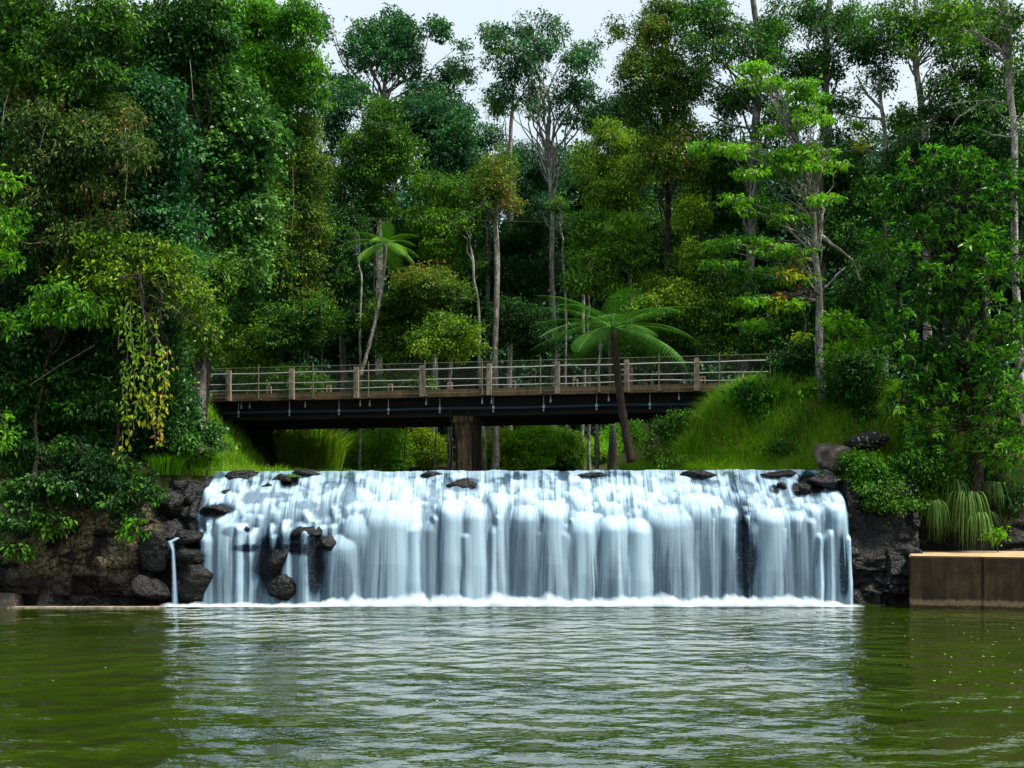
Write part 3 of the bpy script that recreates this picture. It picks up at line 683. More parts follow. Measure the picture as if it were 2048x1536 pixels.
# --- middle distance trees
T('rainforest_tree', 'tall dark tree with broad broken crown against the sky left of centre', 78, (760, 900), [(757, 450), (765, 190)],
  [(725, 80, 55, 55, 9, 24), (800, 50, 55, 40, 8, 24), (860, 70, 40, 40, 5, 20), (900, 150, 45, 40, 7, 22), (800, 120, 80, 45, 11, 26), (680, 170, 36, 40, 5, 22), (850, 190, 60, 30, 6, 24), (925, 90, 22, 18, 2, 14), (648, 55, 14, 30, 3, 12)], 'blue', 'pale', .3, .16, 2.2, (.24, .11), 2, 1, tone=.42,
  forks=[(.12, (765, 195), (735, 110), (728, 60)), (.12, (768, 190), (775, 130), (800, 80)), (.1, (780, 400), (830, 190), (845, 120)), (.07, (845, 200), (900, 130))])
T('rainforest_tree', 'tall open tree with pale straight trunk and airy crown right of centre', 76, (1108, 930), [(1108, 700), (1103, 450), (1100, 290)],
  [(1085, 60, 50, 35, 6, 20), (1000, 70, 42, 26, 5, 16), (1060, 120, 75, 40, 9, 22), (1160, 120, 42, 40, 6, 20), (1120, 180, 80, 40, 9, 22), (1000, 160, 36, 36, 4, 18), (1190, 100, 20, 24, 2, 14), (1150, 225, 50, 26, 4, 18), (1050, 210, 50, 26, 4, 16)], 'blue', 'pale', .24, .12, 1.9, (.22, .10), 2, 2, tone=.5,
  forks=[(.10, (1100, 300), (1085, 200), (1060, 90)), (.10, (1103, 400), (1130, 300), (1140, 180)), (.06, (1132, 290), (1160, 255), (1190, 232)), (.06, (1085, 200), (1120, 130)), (.05, (1107, 470), (1090, 440), (1085, 425))])
T('rainforest_tree', 'slim pale tree standing behind between the two big crowns', 80, (1020, 930), [(1022, 240), (1030, 160)],
  [(1010, 110, 44, 36, 5, 18), (1010, 200, 40, 30, 4, 18), (985, 60, 26, 20, 2, 14)], 'mid', 'pale', .2, .09, 1.8, (.2, .1), 1.5, 3, tone=.35, forks=[(.06, (1022, 230), (1045, 190), (1060, 150))])
T('rainforest_tree', 'rounded blue-green tree below the tall dark crown', 72, (870, 900), [(865, 420), (860, 300)],
  [(870, 255, 80, 50, 9, 30), (900, 320, 70, 50, 8, 28), (830, 240, 50, 40, 5, 26), (910, 220, 40, 36, 4, 22), (880, 380, 60, 40, 6, 26)], 'blue', 'barkg', .22, .1, 2.6, (.2, .1), 2, 4, tone=.38)
T('rainforest_tree', 'bushy green tree with olive top above the small tree fern', 68, (745, 900), [(750, 450), (745, 320)],
  [(770, 220, 40, 26, 4, 20), (745, 270, 60, 50, 8, 26), (780, 310, 60, 50, 8, 26), (720, 340, 60, 50, 7, 26), (740, 400, 50, 36, 5, 22)], 'mid', 'barkd', .09, .05, 2.6, (.17, .08), 1.6, 5, tone=.38)
T('rainforest_tree', 'dark leafy tree filling the gap beside the bright left tree', 70, (690, 900), [(680, 420), (685, 260)],
  [(690, 200, 44, 50, 7, 26), (670, 270, 40, 60, 6, 24), (660, 360, 50, 60, 7, 26), (700, 440, 40, 50, 4, 24)], 'blue', 'barkg', .2, .08, 2.2, (.18, .09), 1.6, 6, tone=.36,
  forks=[(.07, (690, 300), (640, 330), (620, 355)), (.07, (700, 280), (660, 250), (662, 225))])
T('rainforest_tree', 'small tree with yellow-orange tinged crown in the centre', 66, (990, 900), [(992, 470), (992, 380)],
  [(1000, 335, 36, 26, 4, 18), (985, 370, 44, 40, 6, 20), (1010, 400, 30, 26, 3, 16), (960, 400, 30, 26, 3, 16)], 'olive', 'pale', .2, .08, 2.4, (.16, .08), 1.2, 7, tone=.62)
T('rainforest_tree', 'green tree with arching crown left of the yellowish one', 67, (900, 900), [(900, 560), (900, 430)],
  [(890, 370, 50, 36, 5, 20), (920, 430, 60, 44, 7, 22), (860, 440, 40, 44, 5, 22), (900, 500, 70, 36, 6, 22)], 'mid', 'barkg', .16, .06, 2.6, (.16, .08), 1.4, 8, tone=.48)
T('rainforest_tree', 'pale green willowy tree right of the tall white trunk', 66, (1230, 900), [(1225, 480), (1220, 330)],
  [(1230, 280, 40, 44, 6, 20), (1250, 330, 60, 50, 8, 24), (1190, 340, 50, 44, 6, 22), (1215, 390, 60, 36, 5, 22), (1180, 300, 26, 22, 2, 14)], 'yellow', 'barkg', .18, .07, 2.5, (.17, .06), 1.4, 9, tone=.42, droop=.6)
T('rainforest_tree', 'dark blue-green tree behind the willowy one near the sky gap', 74, (1260, 900), [(1260, 420), (1260, 260)],
  [(1240, 215, 60, 40, 6, 24), (1290, 260, 50, 50, 6, 24), (1200, 260, 36, 40, 4, 20), (1300, 360, 60, 60, 6, 26)], 'blue', 'barkd', .2, .08, 2.4, (.18, .09), 1.6, 10, tone=.36)
T('rainforest_tree', 'leafy green tree with tiered sprays behind the large tree fern', 62, (1220, 900), [(1222, 620), (1220, 500)],
  [(1220, 450, 60, 30, 5, 20), (1190, 500, 60, 36, 6, 22), (1250, 500, 60, 40, 6, 22), (1210, 570, 60, 36, 6, 20), (1170, 450, 40, 24, 3, 16), (1150, 560, 30, 30, 3, 16)], 'mid', 'barkg', .12, .05, 2.4, (.17, .09), 1.2, 11, tone=.55)
T('rainforest_tree', 'olive-dark tree hanging at the right edge of the open sky', 61, (1330, 900), [(1335, 420), (1330, 150)],
  [(1320, 60, 44, 50, 6, 22), (1340, 150, 66, 60, 9, 24), (1290, 200, 40, 50, 5, 22), (1370, 240, 50, 60, 6, 24), (1330, 320, 60, 60, 8, 24), (1250, 120, 36, 50, 5, 17), (1240, 60, 26, 20, 2, 13), (1330, 20, 44, 30, 4, 20)], 'olive', 'barkd', .22, .1, 2.3, (.15, .08), 1.6, 12, tone=.42)
T('rainforest_tree', 'narrow yellow-green tree at the right of the open grove', 61, (1390, 860), [(1395, 640), (1400, 480)],
  [(1395, 340, 24, 44, 4, 16), (1400, 430, 40, 50, 6, 20), (1380, 520, 50, 50, 7, 22), (1420, 580, 60, 50, 8, 22), (1370, 630, 60, 44, 6, 22), (1450, 300, 44, 24, 4, 16)], 'yellow', 'barkg', .14, .05, 2.5, (.15, .08), 1.2, 13, tone=.38)
T('rainforest_tree', 'blue-green tree tinted as if hazy low in the sky gap between the two tall crowns', 86, (975, 930), [(975, 400), (975, 300)],
  [(965, 290, 50, 40, 6, 22), (1030, 320, 50, 40, 6, 22), (950, 350, 50, 40, 5, 22), (1050, 380, 50, 40, 5, 22)], 'blue', 'barkg', .2, .08, 2.2, (.2, .1), 1.8, 14, tone=.45)
# understorey trees at the feet; lowest tones put interior shade into leaf colour
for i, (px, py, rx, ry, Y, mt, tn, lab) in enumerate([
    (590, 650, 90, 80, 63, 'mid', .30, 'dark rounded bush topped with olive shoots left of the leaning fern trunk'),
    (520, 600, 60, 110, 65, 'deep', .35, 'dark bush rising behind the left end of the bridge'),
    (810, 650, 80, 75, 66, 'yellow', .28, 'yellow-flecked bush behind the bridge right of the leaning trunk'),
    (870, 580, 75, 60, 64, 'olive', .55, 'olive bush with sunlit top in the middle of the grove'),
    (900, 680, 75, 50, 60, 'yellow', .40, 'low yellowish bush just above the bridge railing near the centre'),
    (1040, 660, 80, 60, 74, 'deep', .15, 'bush coloured very dark as if in shade left of the large tree fern'),
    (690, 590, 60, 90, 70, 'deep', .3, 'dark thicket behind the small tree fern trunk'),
    (1060, 520, 80, 90, 78, 'deep', .15, 'thicket coloured dark as if shaded between the pale trunks'),
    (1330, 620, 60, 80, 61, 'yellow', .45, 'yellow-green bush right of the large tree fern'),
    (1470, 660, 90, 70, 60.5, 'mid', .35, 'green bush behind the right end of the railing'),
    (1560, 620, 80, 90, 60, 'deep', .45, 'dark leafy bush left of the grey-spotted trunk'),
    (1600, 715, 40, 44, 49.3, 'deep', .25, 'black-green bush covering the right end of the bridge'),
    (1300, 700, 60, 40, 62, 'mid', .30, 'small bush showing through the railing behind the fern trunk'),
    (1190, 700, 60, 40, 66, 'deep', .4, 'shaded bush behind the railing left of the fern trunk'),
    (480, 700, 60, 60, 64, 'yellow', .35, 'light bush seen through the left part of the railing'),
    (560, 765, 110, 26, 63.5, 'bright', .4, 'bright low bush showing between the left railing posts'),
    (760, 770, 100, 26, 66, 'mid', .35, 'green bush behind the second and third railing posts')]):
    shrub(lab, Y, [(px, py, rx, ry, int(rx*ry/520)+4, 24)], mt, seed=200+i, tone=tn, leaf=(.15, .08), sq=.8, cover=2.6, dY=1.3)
# slim pale trunks one can tell apart
for i, (pts, Y, r, mt, reg, lab) in enumerate([
    ([(720, 660), (722, 560), (716, 500)], 66, .09, 'deep', [(712, 440, 30, 36, 4, 16)], 'short crooked white trunk left of the small tree fern'),
    ([(970, 710), (955, 600), (940, 490)], 65, .11, 'mid', [(930, 440, 30, 26, 3, 14)], 'thin pale trunk slanting up left from the centre of the railing'),
    ([(992, 545), (994, 470), (990, 400)], 69, .17, 'olive', [(1000, 350, 26, 22, 3, 16)], 'thick mottled white trunk in the centre of the grove'),
    ([(1135, 640), (1128, 520), (1120, 440)], 70, .09, 'mid', [(1125, 400, 26, 26, 3, 14)], 'slender white trunk just right of the tall straight one'),
    ([(1165, 930), (1168, 640), (1160, 530)], 70, .14, 'deep', [(1160, 480, 30, 30, 4, 16)], 'grey trunk rising behind the left fronds of the large fern'),
    ([(1180, 730), (1176, 640), (1178, 540)], 69, .1, 'mid', [(1190, 470, 26, 26, 3, 14)], 'pale trunk paired with the grey one behind the large fern'),
    ([(1192, 960), (1196, 800), (1200, 690)], 62.5, .13, 'deep', [(1200, 640, 30, 26, 3, 16)], 'stout pale trunk seen above and below the bridge by the fern'),
    ([(1193, 960), (1193, 860), (1193, 800)], 62, .035, 'mid', [(1192, 790, 10, 8, 1, 8)], 'very thin white stem standing under the bridge right of the pier')]):
    T('slender_tree', lab, Y, pts[0], pts[1:], reg, mt, 'pale', r, r*.7, 2.0, (.16, .08), .8, 300+i, group='slim pale trunked trees of the grove', tone=.4)

# --- left mass; lower tones put the overhang's shade into the leaf colour
T('rainforest_tree', 'bright green tree with clustered leaves at the top left of the sky gap', 63.5, (560, 860), [(560, 420), (560, 200)],
  [(530, 40, 60, 50, 8, 26), (590, 60, 50, 60, 8, 24), (620, 140, 40, 50, 6, 22), (540, 140, 60, 50, 8, 26), (590, 190, 60, 30, 6, 20), (500, 20, 40, 40, 4, 22)], 'bright', 'barkd', .25, .1, 2.6, (.2, .09), 1.6, 20, tone=.35, tvar=.4)
T('rainforest_tree', 'thin tree hung with olive creepers left of the grove', 63.5, (620, 800), [(610, 560), (600, 340)],
  [(600, 270, 50, 60, 7, 22), (620, 350, 44, 60, 7, 22), (590, 440, 60, 60, 8, 24), (600, 530, 50, 50, 6, 22), (570, 330, 50, 60, 6, 22)], 'olive', 'barkg', .15, .06, 2.3, (.12, .07), 1.2, 21, tone=.45)
T('rainforest_tree', 'vine-covered tree with glossy round leaves beside the grove', 49, (400, 830), [(420, 560), (440, 250)],
  [(400, 170, 70, 60, 9, 28), (450, 210, 80, 70, 12, 28), (500, 300, 70, 70, 12, 26), (420, 330, 90, 80, 14, 30), (490, 420, 70, 80, 12, 28), (440, 500, 80, 70, 11, 28), (540, 250, 40, 60, 5, 22), (500, 560, 50, 60, 6, 24)], 'round', 'barkd', .3, .12, 2.6, (.15, .12), 1.4, 22, tone=.48, tvar=.4)
T('rainforest_tree', 'tall dark vine-hung tree at the top edge left of the bright green one', 47, (400, 830), [(395, 400), (390, -40)],
  [(420, 40, 60, 60, 9, 28), (360, 30, 60, 50, 8, 28), (330, 120, 70, 70, 10, 28), (410, 120, 50, 50, 6, 24), (290, 60, 60, 60, 7, 28), (450, 90, 22, 60, 4, 18)], 'deep', 'barkg', .3, .16, 2.5, (.14, .08), 1.4, 23, tone=.42, tvar=.4)
T('rainforest_tree', 'tall leafy tree in the top left corner with light green sprays', 43, (90, 850), [(95, 400), (80, -60)],
  [(90, 60, 90, 60, 10, 30), (30, 120, 60, 80, 9, 28), (200, 50, 70, 60, 8, 28), (150, 150, 90, 60, 10, 28), (40, 10, 80, 30, 5, 28)], 'mid', 'barkd', .35, .2, 2.4, (.15, .07), 1.6, 24, tone=.32, tvar=.45)
T('rainforest_tree', 'tangle of brown and green creepers draped over a tree at far left', 42, (170, 850), [(180, 500), (180, 150)],
  [(60, 230, 70, 60, 8, 28), (130, 300, 90, 80, 14, 30), (60, 380, 80, 80, 10, 30), (200, 420, 80, 70, 11, 28), (240, 280, 60, 80, 9, 28), (120, 480, 90, 50, 8, 28)], 'brown', 'twig', .3, .1, 2.6, (.12, .06), 1.4, 25, tone=.40, tvar=.55, droop=.6)
T('rainforest_tree', 'bluish vine-clad tree between the brown creepers and the glossy one', 44.5, (300, 850), [(300, 500), (300, 200)],
  [(290, 200, 60, 60, 7, 28), (320, 300, 70, 70, 10, 28), (290, 390, 70, 70, 9, 28), (340, 440, 60, 60, 7, 28), (260, 480, 60, 40, 5, 26), (370, 540, 50, 60, 6, 26)], 'blue', 'barkd', .25, .1, 2.6, (.15, .09), 1.3, 26, tone=.55, tvar=.4)
T('rainforest_tree', 'tree coloured dark as if shaded, filling the lower left above the rocks', 42, (60, 960), [(60, 800), (80, 620)],
  [(60, 620, 90, 60, 10, 30), (160, 660, 80, 70, 9, 30), (60, 740, 90, 70, 10, 30), (180, 780, 100, 70, 11, 30), (300, 800, 60, 80, 8, 28), (70, 850, 100, 50, 9, 28), (220, 870, 100, 40, 8, 26), (0, 700, 40, 160, 6, 28)], 'deep', 'barkd', .2, .08, 2.6, (.15, .08), .9, 27, tone=.22, tvar=.35)
T('rainforest_tree', 'light green leaf sprays reaching in from the left edge', 39, (-60, 950), [(-50, 700), (-30, 450)],
  [(10, 440, 36, 44, 4, 20), (10, 520, 30, 30, 3, 18), (15, 655, 26, 24, 3, 16), (5, 860, 30, 40, 3, 18), (12, 380, 24, 30, 2, 16)], 'bright', 'barkd', .15, .06, 2.0, (.17, .07), .5, 28, tone=.45)
# arching yellow-green creeper crown above the bank
def tangle(tr, cr_, g):
    for k in range(26):
        a = P(g.uniform(200, 330), g.uniform(500, 600), g.uniform(39.6, 41)); b = P(g.uniform(300, 440), g.uniform(590, 700), g.uniform(39.2, 40.6))
        limb(tr, a, b, .009, .004, 12, .10, 4, sag=.22, g=g)
    for pth in [((240, 555), (278, 548), (282, 600), (300, 660), (330, 700)), ((322, 580), (322, 640), (296, 690)), ((262, 640), (300, 590), (350, 620), (400, 655)), ((296, 800), (306, 850), (310, 870), (312, 900)), ((282, 545), (285, 620), (290, 655))]:
        q = [P(p[0], p[1], 39.2) for p in pth]
        for a, b in zip(q[:-1], q[1:]): limb(tr, a, b, .026, .018, 8, .05, 5, g=g)
T('creeper_tree', 'arching yellow-green creeper crown with bare pale twigs above the left bank', 41, (230, 930), [(240, 780), (250, 560)],
  [(230, 500, 90, 36, 9, 22), (320, 520, 80, 44, 9, 22), (170, 560, 70, 50, 8, 22), (280, 580, 90, 44, 9, 22), (370, 580, 55, 50, 7, 20), (130, 620, 60, 44, 6, 22), (400, 640, 36, 36, 4, 16), (230, 630, 70, 30, 5, 18)], 'yellow', 'barkd', .10, .04, 2.3, (.13, .065), .9, 29, tone=.50, tvar=.4, extra=tangle)
T('rainforest_tree', 'leafy green branch with lance-shaped leaves jutting out at the left', 39.6, (70, 960), [(75, 800, 1.5), (120, 640, .8)],
  [(130, 590, 50, 26, 5, 16), (90, 630, 44, 24, 4, 15), (170, 600, 40, 24, 3, 15), (160, 640, 50, 20, 3, 13)], 'bright', 'barkd', .08, .04, 1.6, (.19, .065), .4, 30, tone=.3, droop=.7)
shrub('light green bush on the edge left of the bridge end', 47, [(405, 610, 55, 55, 8, 24), (435, 530, 50, 60, 6, 24), (390, 680, 36, 40, 5, 18)], 'yellow', seed=31, tone=.4, leaf=(.12, .07))
shrub('blue-green glossy bush hiding the left end of the bridge', 43, [(335, 700, 45, 70, 8, 20), (350, 790, 46, 70, 9, 20), (395, 855, 44, 32, 6, 16), (345, 640, 40, 40, 4, 20), (435, 885, 26, 16, 3, 10)], 'round', seed=32, tone=.38, leaf=(.12, .08), tvar=.35)
shrub('dark bush low on the left bank by the grass', 42.2, [(330, 860, 60, 50, 7, 22), (250, 920, 70, 30, 6, 20)], 'deep', seed=33, tone=.3, leaf=(.12, .07))
for i, (px, py, rx, ry, Y, mt, tn, lab) in enumerate([
    (120, 960, 120, 30, 39.5, 'deep', .28, 'shaded curtain of leaves over the upper edge of the left rock wall'),
    (280, 985, 50, 24, 39.9, 'deep', .35, 'dark leafy mat on the rock beside the left end of the fall'),
    (20, 1040, 40, 30, 39.2, 'deep', .3, 'dark leafy tangle low on the rock wall at the left edge'),
    (270, 960, 60, 34, 40.6, 'deep', .35, 'dark leafy growth on top of the lichen-covered rock'),
    (360, 910, 50, 26, 43.0, 'bright', .3, 'green fern-like growth at the left end of the crest'),
    (30, 900, 60, 50, 40.6, 'deep', .3, 'shaded leafy growth at the far left above the rock wall'),
    (200, 940, 70, 40, 40.2, 'deep', .2, 'black-green overhanging growth above the middle of the left rock wall'),
    (110, 920, 110, 46, 40.0, 'deep', .30, 'dark creeper spilling over the top of the left rock wall'),
    (60, 990, 70, 36, 39.4, 'deep', .42, 'creeper hanging over the rock wall at the far left'),
    (250, 1020, 44, 20, 39.6, 'deep', .35, 'thin dark creeper trailing over the lichen patch near the fall'),
    (30, 1100, 30, 16, 39.2, 'mid', .3, 'small plant growing from a crack low on the far left rock'),
    (160, 990, 60, 30, 39.5, 'round', .35, 'leafy creeper draped halfway down the rock wall'),
    (105, 1045, 44, 26, 39.2, 'mid', .35, 'lowest green spray on the left rock wall'),
    (205, 1010, 30, 16, 39.3, 'round', .6, 'pale-leaved sprig on the lichen-covered rock'),
    (268, 1058, 18, 10, 39.5, 'bright', .35, 'small fern tuft on the lichen-covered rock')]):
    shrub(lab, Y, [(px, py, rx, ry, int(rx*ry/260)+2, 16)], mt, 'creeper', 'creeper', seed=240+i, tone=tn, leaf=(.13, .07), cover=1.9, dY=.35, spray=.2, droop=.6)
# hanging leafy vine with yellow leaves
vb = P(270, 600, 38.9); vo = empty('hanging_vine', vb, 'hanging vine with large yellow and orange leaves trailing down over the left bank', 'vine')
g = np.random.default_rng(77); tr = MB(); cr_ = MB()
for (x0, y0, x1, y1, lo) in [(252, 610, 246, 800, .35), (262, 600, 258, 880, .45), (290, 630, 280, 820, .5), (300, 690, 296, 850, .65), (325, 760, 318, 890, .8), (275, 700, 268, 860, .7), (308, 790, 312, 850, .8), (312, 640, 330, 760, .45), (246, 860, 242, 905, .8), (335, 700, 330, 800, .85)]:
    p = limb(tr, P(x0, y0, 38.9), P(x1, y1, 38.8), .010, .006, 24, .03, 4, g=g)
    k = int(abs(y1-y0)*.30); q = p[g.integers(0, 24, k)]+g.normal(size=(k, 3))*np.array([.10, .08, .06])
    D = g.normal(size=(k, 3))*np.array([.7, .5, .3])+np.array([0, -.2, -.7]); N = g.normal(size=(k, 3))*.5+np.array([0, -.9, .4])
    sz = g.uniform(.7, 1.2, k); tt = lo+.25*(p[0][2]-q[:, 2])/max(.1, p[0][2]-p[-1][2])+g.normal(size=k)*.12
    cr_.leaves(q, D, N, (.18*sz), (.085*sz), np.clip(tt-.15, 0, .98))
tr.build('stem', M['twig'], vo, vb); cr_.build('foliage', M['autumn'], vo, vb)

# lianas hanging on the left wall of green
for i, (pts, lab) in enumerate([([(380, 120), (384, 165), (386, 200)], 'short straight pale liana hanging high on the left green wall'),
    ([(92, 250), (78, 300), (100, 320), (112, 280)], 'looped thin liana below the brown creepers at far left'),
    ([(250, 250), (256, 330), (250, 400)], 'long thin liana hanging beside the bluish vine-clad tree'),
    ([(5, 250), (8, 215), (16, 190)], 'thin pale twig stem at the far left edge of the foliage'),
    ([(300, 560), (262, 590), (240, 640), (236, 700)], 'bent grey liana left of the hanging yellow vine'),
    ([(190, 690), (120, 730), (60, 770)], 'slanting bare branch in the dark lower left foliage'),
    ([(30, 480), (60, 488), (90, 484)], 'nearly level pale twig near the left edge'),
    ([(585, 330), (588, 400), (584, 460)], 'thin brown liana hanging in the olive creeper column')]):
    g = np.random.default_rng(900+i); Yl = 40.2 if i < 7 else 61.5; b = P(pts[0][0], pts[0][1], Yl); m = MB()
    q = [P(p[0], p[1], Yl) for p in pts]
    t = np.linspace(0, 1, 24); ss_ = np.linspace(0, 1, len(q)); q = np.array(q); ln = np.stack([np.interp(t, ss_, q[:, k]) for k in range(3)], 1)
    for _ in range(4): ln[1:-1] = (ln[:-2]+ln[2:]+2*ln[1:-1])/4
    m.tube(ln, .011, 5, cap=False); tag(m.build('liana', M['twig'], base=b), lab, 'liana', 'lianas on the left wall of foliage').location = b
# --- right mass
T('rainforest_tree', 'tall dark tree with lacy foliage at top right of the sky gap', 60, (1480, 850), [(1500, 500), (1520, 120), (1500, -80)],
  [(1420, 40, 70, 50, 9, 26), (1500, 90, 80, 60, 12, 26), (1420, 140, 50, 40, 6, 22), (1560, 30, 80, 50, 9, 26), (1480, 200, 80, 40, 9, 24), (1590, 130, 60, 60, 7, 26), (1380, 90, 30, 30, 3, 18), (1560, 240, 60, 50, 6, 24), (1470, 260, 40, 20, 2, 16)], 'deep', 'barkg', .32, .14, 1.9, (.17, .08), 2, 40, tone=.45, tvar=.35,
  forks=[(.07, (1520, 260), (1460, 250), (1420, 230)), (.05, (1500, 200), (1410, 150), (1370, 130)), (.05, (1470, 258), (1430, 275), (1412, 300))])
T('rainforest_tree', 'dark tall tree with twin grey trunks behind the layered tree', 59, (1640, 850), [(1640, 500), (1650, 150), (1664, -60)],
  [(1680, 50, 80, 50, 9, 26), (1640, 120, 60, 50, 6, 24), (1740, 110, 50, 50, 6, 22), (1660, 210, 50, 40, 4, 22), (1620, 330, 60, 60, 6, 24), (1730, 30, 60, 40, 5, 24), (1690, 300, 50, 40, 4, 22)], 'deep', 'barkg', .28, .16, 2.0, (.17, .08), 1.8, 41, tone=.35,
  forks=[(.14, (1660, 300), (1652, 180), (1668, 120)), ])
T('rainforest_tree', 'pale branching tree with sparse crown in the upper right opening', 58, (1770, 850), [(1772, 500), (1768, 240), (1755, 130)],
  [(1760, 170, 60, 50, 5, 20), (1720, 240, 40, 40, 3, 18), (1800, 240, 50, 50, 4, 20), (1810, 270, 40, 40, 3, 18), (1700, 340, 50, 30, 3, 18)], 'mid', 'pale', .18, .08, 1.5, (.15, .08), 1.4, 42, tone=.35,
  forks=[(.08, (1765, 220), (1735, 190), (1712, 150)), (.07, (1768, 238), (1720, 236), (1690, 228)), (.05, (1725, 298), (1690, 303), (1662, 298)), (.05, (1725, 300), (1760, 305), (1775, 300))])
T('rainforest_tree', 'tall tree with red-brown mottled trunk in the upper right', 57.5, (1855, 850), [(1850, 300), (1832, 130), (1828, -60)],
  [(1830, 30, 80, 50, 9, 24), (1900, 80, 60, 50, 7, 24), (1790, 100, 40, 50, 5, 20), (1880, 180, 50, 50, 6, 22), (1930, 150, 50, 40, 5, 22), (1910, 20, 60, 30, 5, 22), (1850, 240, 60, 40, 5, 22)], 'mid', 'pale', .24, .13, 2.0, (.16, .08), 1.5, 43, tone=.28, tvar=.4)
T('rainforest_tree', 'dark backing tree in the right corner of the forest', 58, (1980, 850), [(1970, 400), (1960, 0)],
  [(1960, 60, 90, 60, 9, 28), (2030, 160, 60, 80, 8, 28), (1950, 250, 90, 60, 10, 28), (1850, 330, 90, 50, 8, 28), (2040, 300, 50, 60, 5, 28), (1760, 400, 80, 60, 8, 28), (1700, 480, 70, 80, 8, 28), (1930, 340, 90, 40, 6, 26)], 'deep', 'barkd', .25, .1, 2.3, (.17, .09), 1.6, 44, tone=.28)
T('rainforest_tree', 'grey speckled trunk with long bowed branches at the right edge', 45, (2040, 850), [(2028, 300), (2018, 120), (2008, -60)],
  [(2030, 20, 60, 40, 5, 20), (1990, 60, 50, 30, 4, 18), (1930, 20, 40, 26, 4, 18), (1900, 60, 40, 20, 3, 16), (2045, 110, 20, 30, 3, 14), (1985, 215, 16, 10, 1, 10), (2040, 240, 18, 20, 2, 12)], 'mid', 'pale', .17, .12, 1.7, (.15, .07), .9, 45, tone=.42,
  forks=[(.06, (2020, 110), (1960, 75), (1900, 30), (1860, 20)), (.05, (2020, 112), (1985, 95), (1930, 40)), (.045, (2024, 212), (1985, 200), (1920, 205), (1880, 215)), (.04, (1965, 204), (1915, 235), (1900, 262)), (.05, (2010, 20), (1990, -20)), (.04, (2030, 275), (1985, 270), (1960, 258))])
# layered bright tree
lay = [(1500, 135, 40, 12, 5), (1530, 165, 52, 14, 6), (1600, 172, 40, 12, 5), (1620, 195, 50, 14, 6), (1590, 220, 60, 14, 5), (1430, 292, 40, 12, 5), (1480, 300, 50, 14, 6), (1560, 315, 60, 14, 7), (1530, 345, 60, 14, 6), (1640, 240, 40, 14, 4), (1560, 260, 44, 12, 4), (1600, 335, 50, 14, 5),
       (1480, 400, 44, 11, 5), (1540, 420, 60, 14, 6), (1590, 440, 50, 16, 5), (1620, 300, 50, 14, 5), (1440, 490, 40, 12, 4), (1500, 480, 60, 14, 6), (1560, 500, 60, 16, 6), (1450, 530, 44, 12, 4), (1520, 545, 60, 16, 5), (1600, 560, 50, 14, 4), (1660, 330, 36, 12, 3), (1500, 600, 50, 14, 4), (1570, 610, 44, 14, 4), (1650, 400, 34, 12, 3), (1520, 650, 50, 12, 4)]
def gnarl(tr, cr_, g):
    for k in range(34):
        a = P(g.uniform(1600, 1650), g.uniform(280, 480), 46.8+g.uniform(-.4, .4)); b = a+np.array([g.uniform(-1.3, 1.0), g.uniform(-.5, .5), g.uniform(-.2, 1.3)])
        limb(tr, a, b, .03, .01, 9, .12, 4, g=g)
T('layered_tree', 'bright green tree with flat tiered foliage and a gnarled pale trunk', 46.5, (1652, 850), [(1640, 700), (1634, 560), (1630, 440), (1608, 330), (1590, 240)],
  [(a, b, c, d, n+2, 17) for a, b, c, d, n in lay], 'bright', 'pale', .22, .06, 2.2, (.15, .075), 1.0, 46, tone=.58, tvar=.4, sq=.35, limbs=.9, spray=.22, flat=.5, up=.8, droop=.45, extra=gnarl,
  forks=[(.12, (1634, 500), (1645, 420), (1625, 370)), (.075, (1640, 470), (1680, 500), (1705, 520), (1720, 560)), (.06, (1640, 480), (1590, 490), (1555, 482)), (.05, (1630, 430), (1600, 370), (1570, 378)), (.05, (1625, 380), (1650, 330), (1640, 280)), (.05, (1650, 575), (1690, 535)), (.04, (1600, 255), (1625, 225), (1650, 215))])
T('broadleaf_tree', 'large dark glossy tree with rosettes of broad leaves at the right edge', 42.5, (1960, 1000), [(1950, 800), (1930, 520)],
  [(1900, 330, 90, 40, 9, 24), (1990, 380, 70, 60, 9, 26), (1820, 400, 60, 60, 8, 24), (1900, 450, 90, 60, 12, 26), (1790, 500, 50, 60, 6, 24), (1990, 520, 70, 70, 9, 28), (1880, 580, 90, 70, 12, 26), (1770, 600, 50, 50, 6, 22), (2000, 660, 60, 80, 9, 28), (1900, 700, 90, 60, 12, 26),
   (1800, 690, 50, 60, 6, 24), (1860, 800, 80, 60, 10, 26), (1960, 790, 90, 70, 12, 26), (1950, 890, 100, 50, 11, 26), (1830, 870, 60, 40, 5, 22), (2030, 880, 40, 70, 5, 24)], 'big', 'barkd', .25, .09, 2.1, (.21, .08), 1.3, 47, tone=.38, tvar=.4, m=8, spray=.10, droop=.1, out=.8, hollow=.55)
shrub('fresh bright spray of foliage across the speckled trunk', 44.5, [(1690, 640, 50, 26, 6, 15), (1670, 690, 36, 20, 3, 13), (1720, 670, 40, 24, 3, 14)], 'bright', root=(1645, 700), seed=48, tone=.42, leaf=(.2, .07), cover=2)
shrub('yellowing leaf cluster hanging left of the speckled trunk', 46, [(1590, 560, 26, 22, 4, 11), (1570, 605, 26, 14, 3, 10), (1600, 520, 20, 16, 2, 9), (1608, 675, 14, 12, 2, 8)], 'autumn', root=(1640, 590), seed=49, tone=.5, leaf=(.19, .08), cover=1.5, limbs=1.0)
shrub('small yellow-leaved epiphyte high among the pale branches', 57, [(1716, 250, 12, 10, 2, 7), (1714, 282, 12, 16, 2, 8)], 'autumn', root=(1745, 300), seed=50, tone=.55, leaf=(.2, .11), cover=1.5)
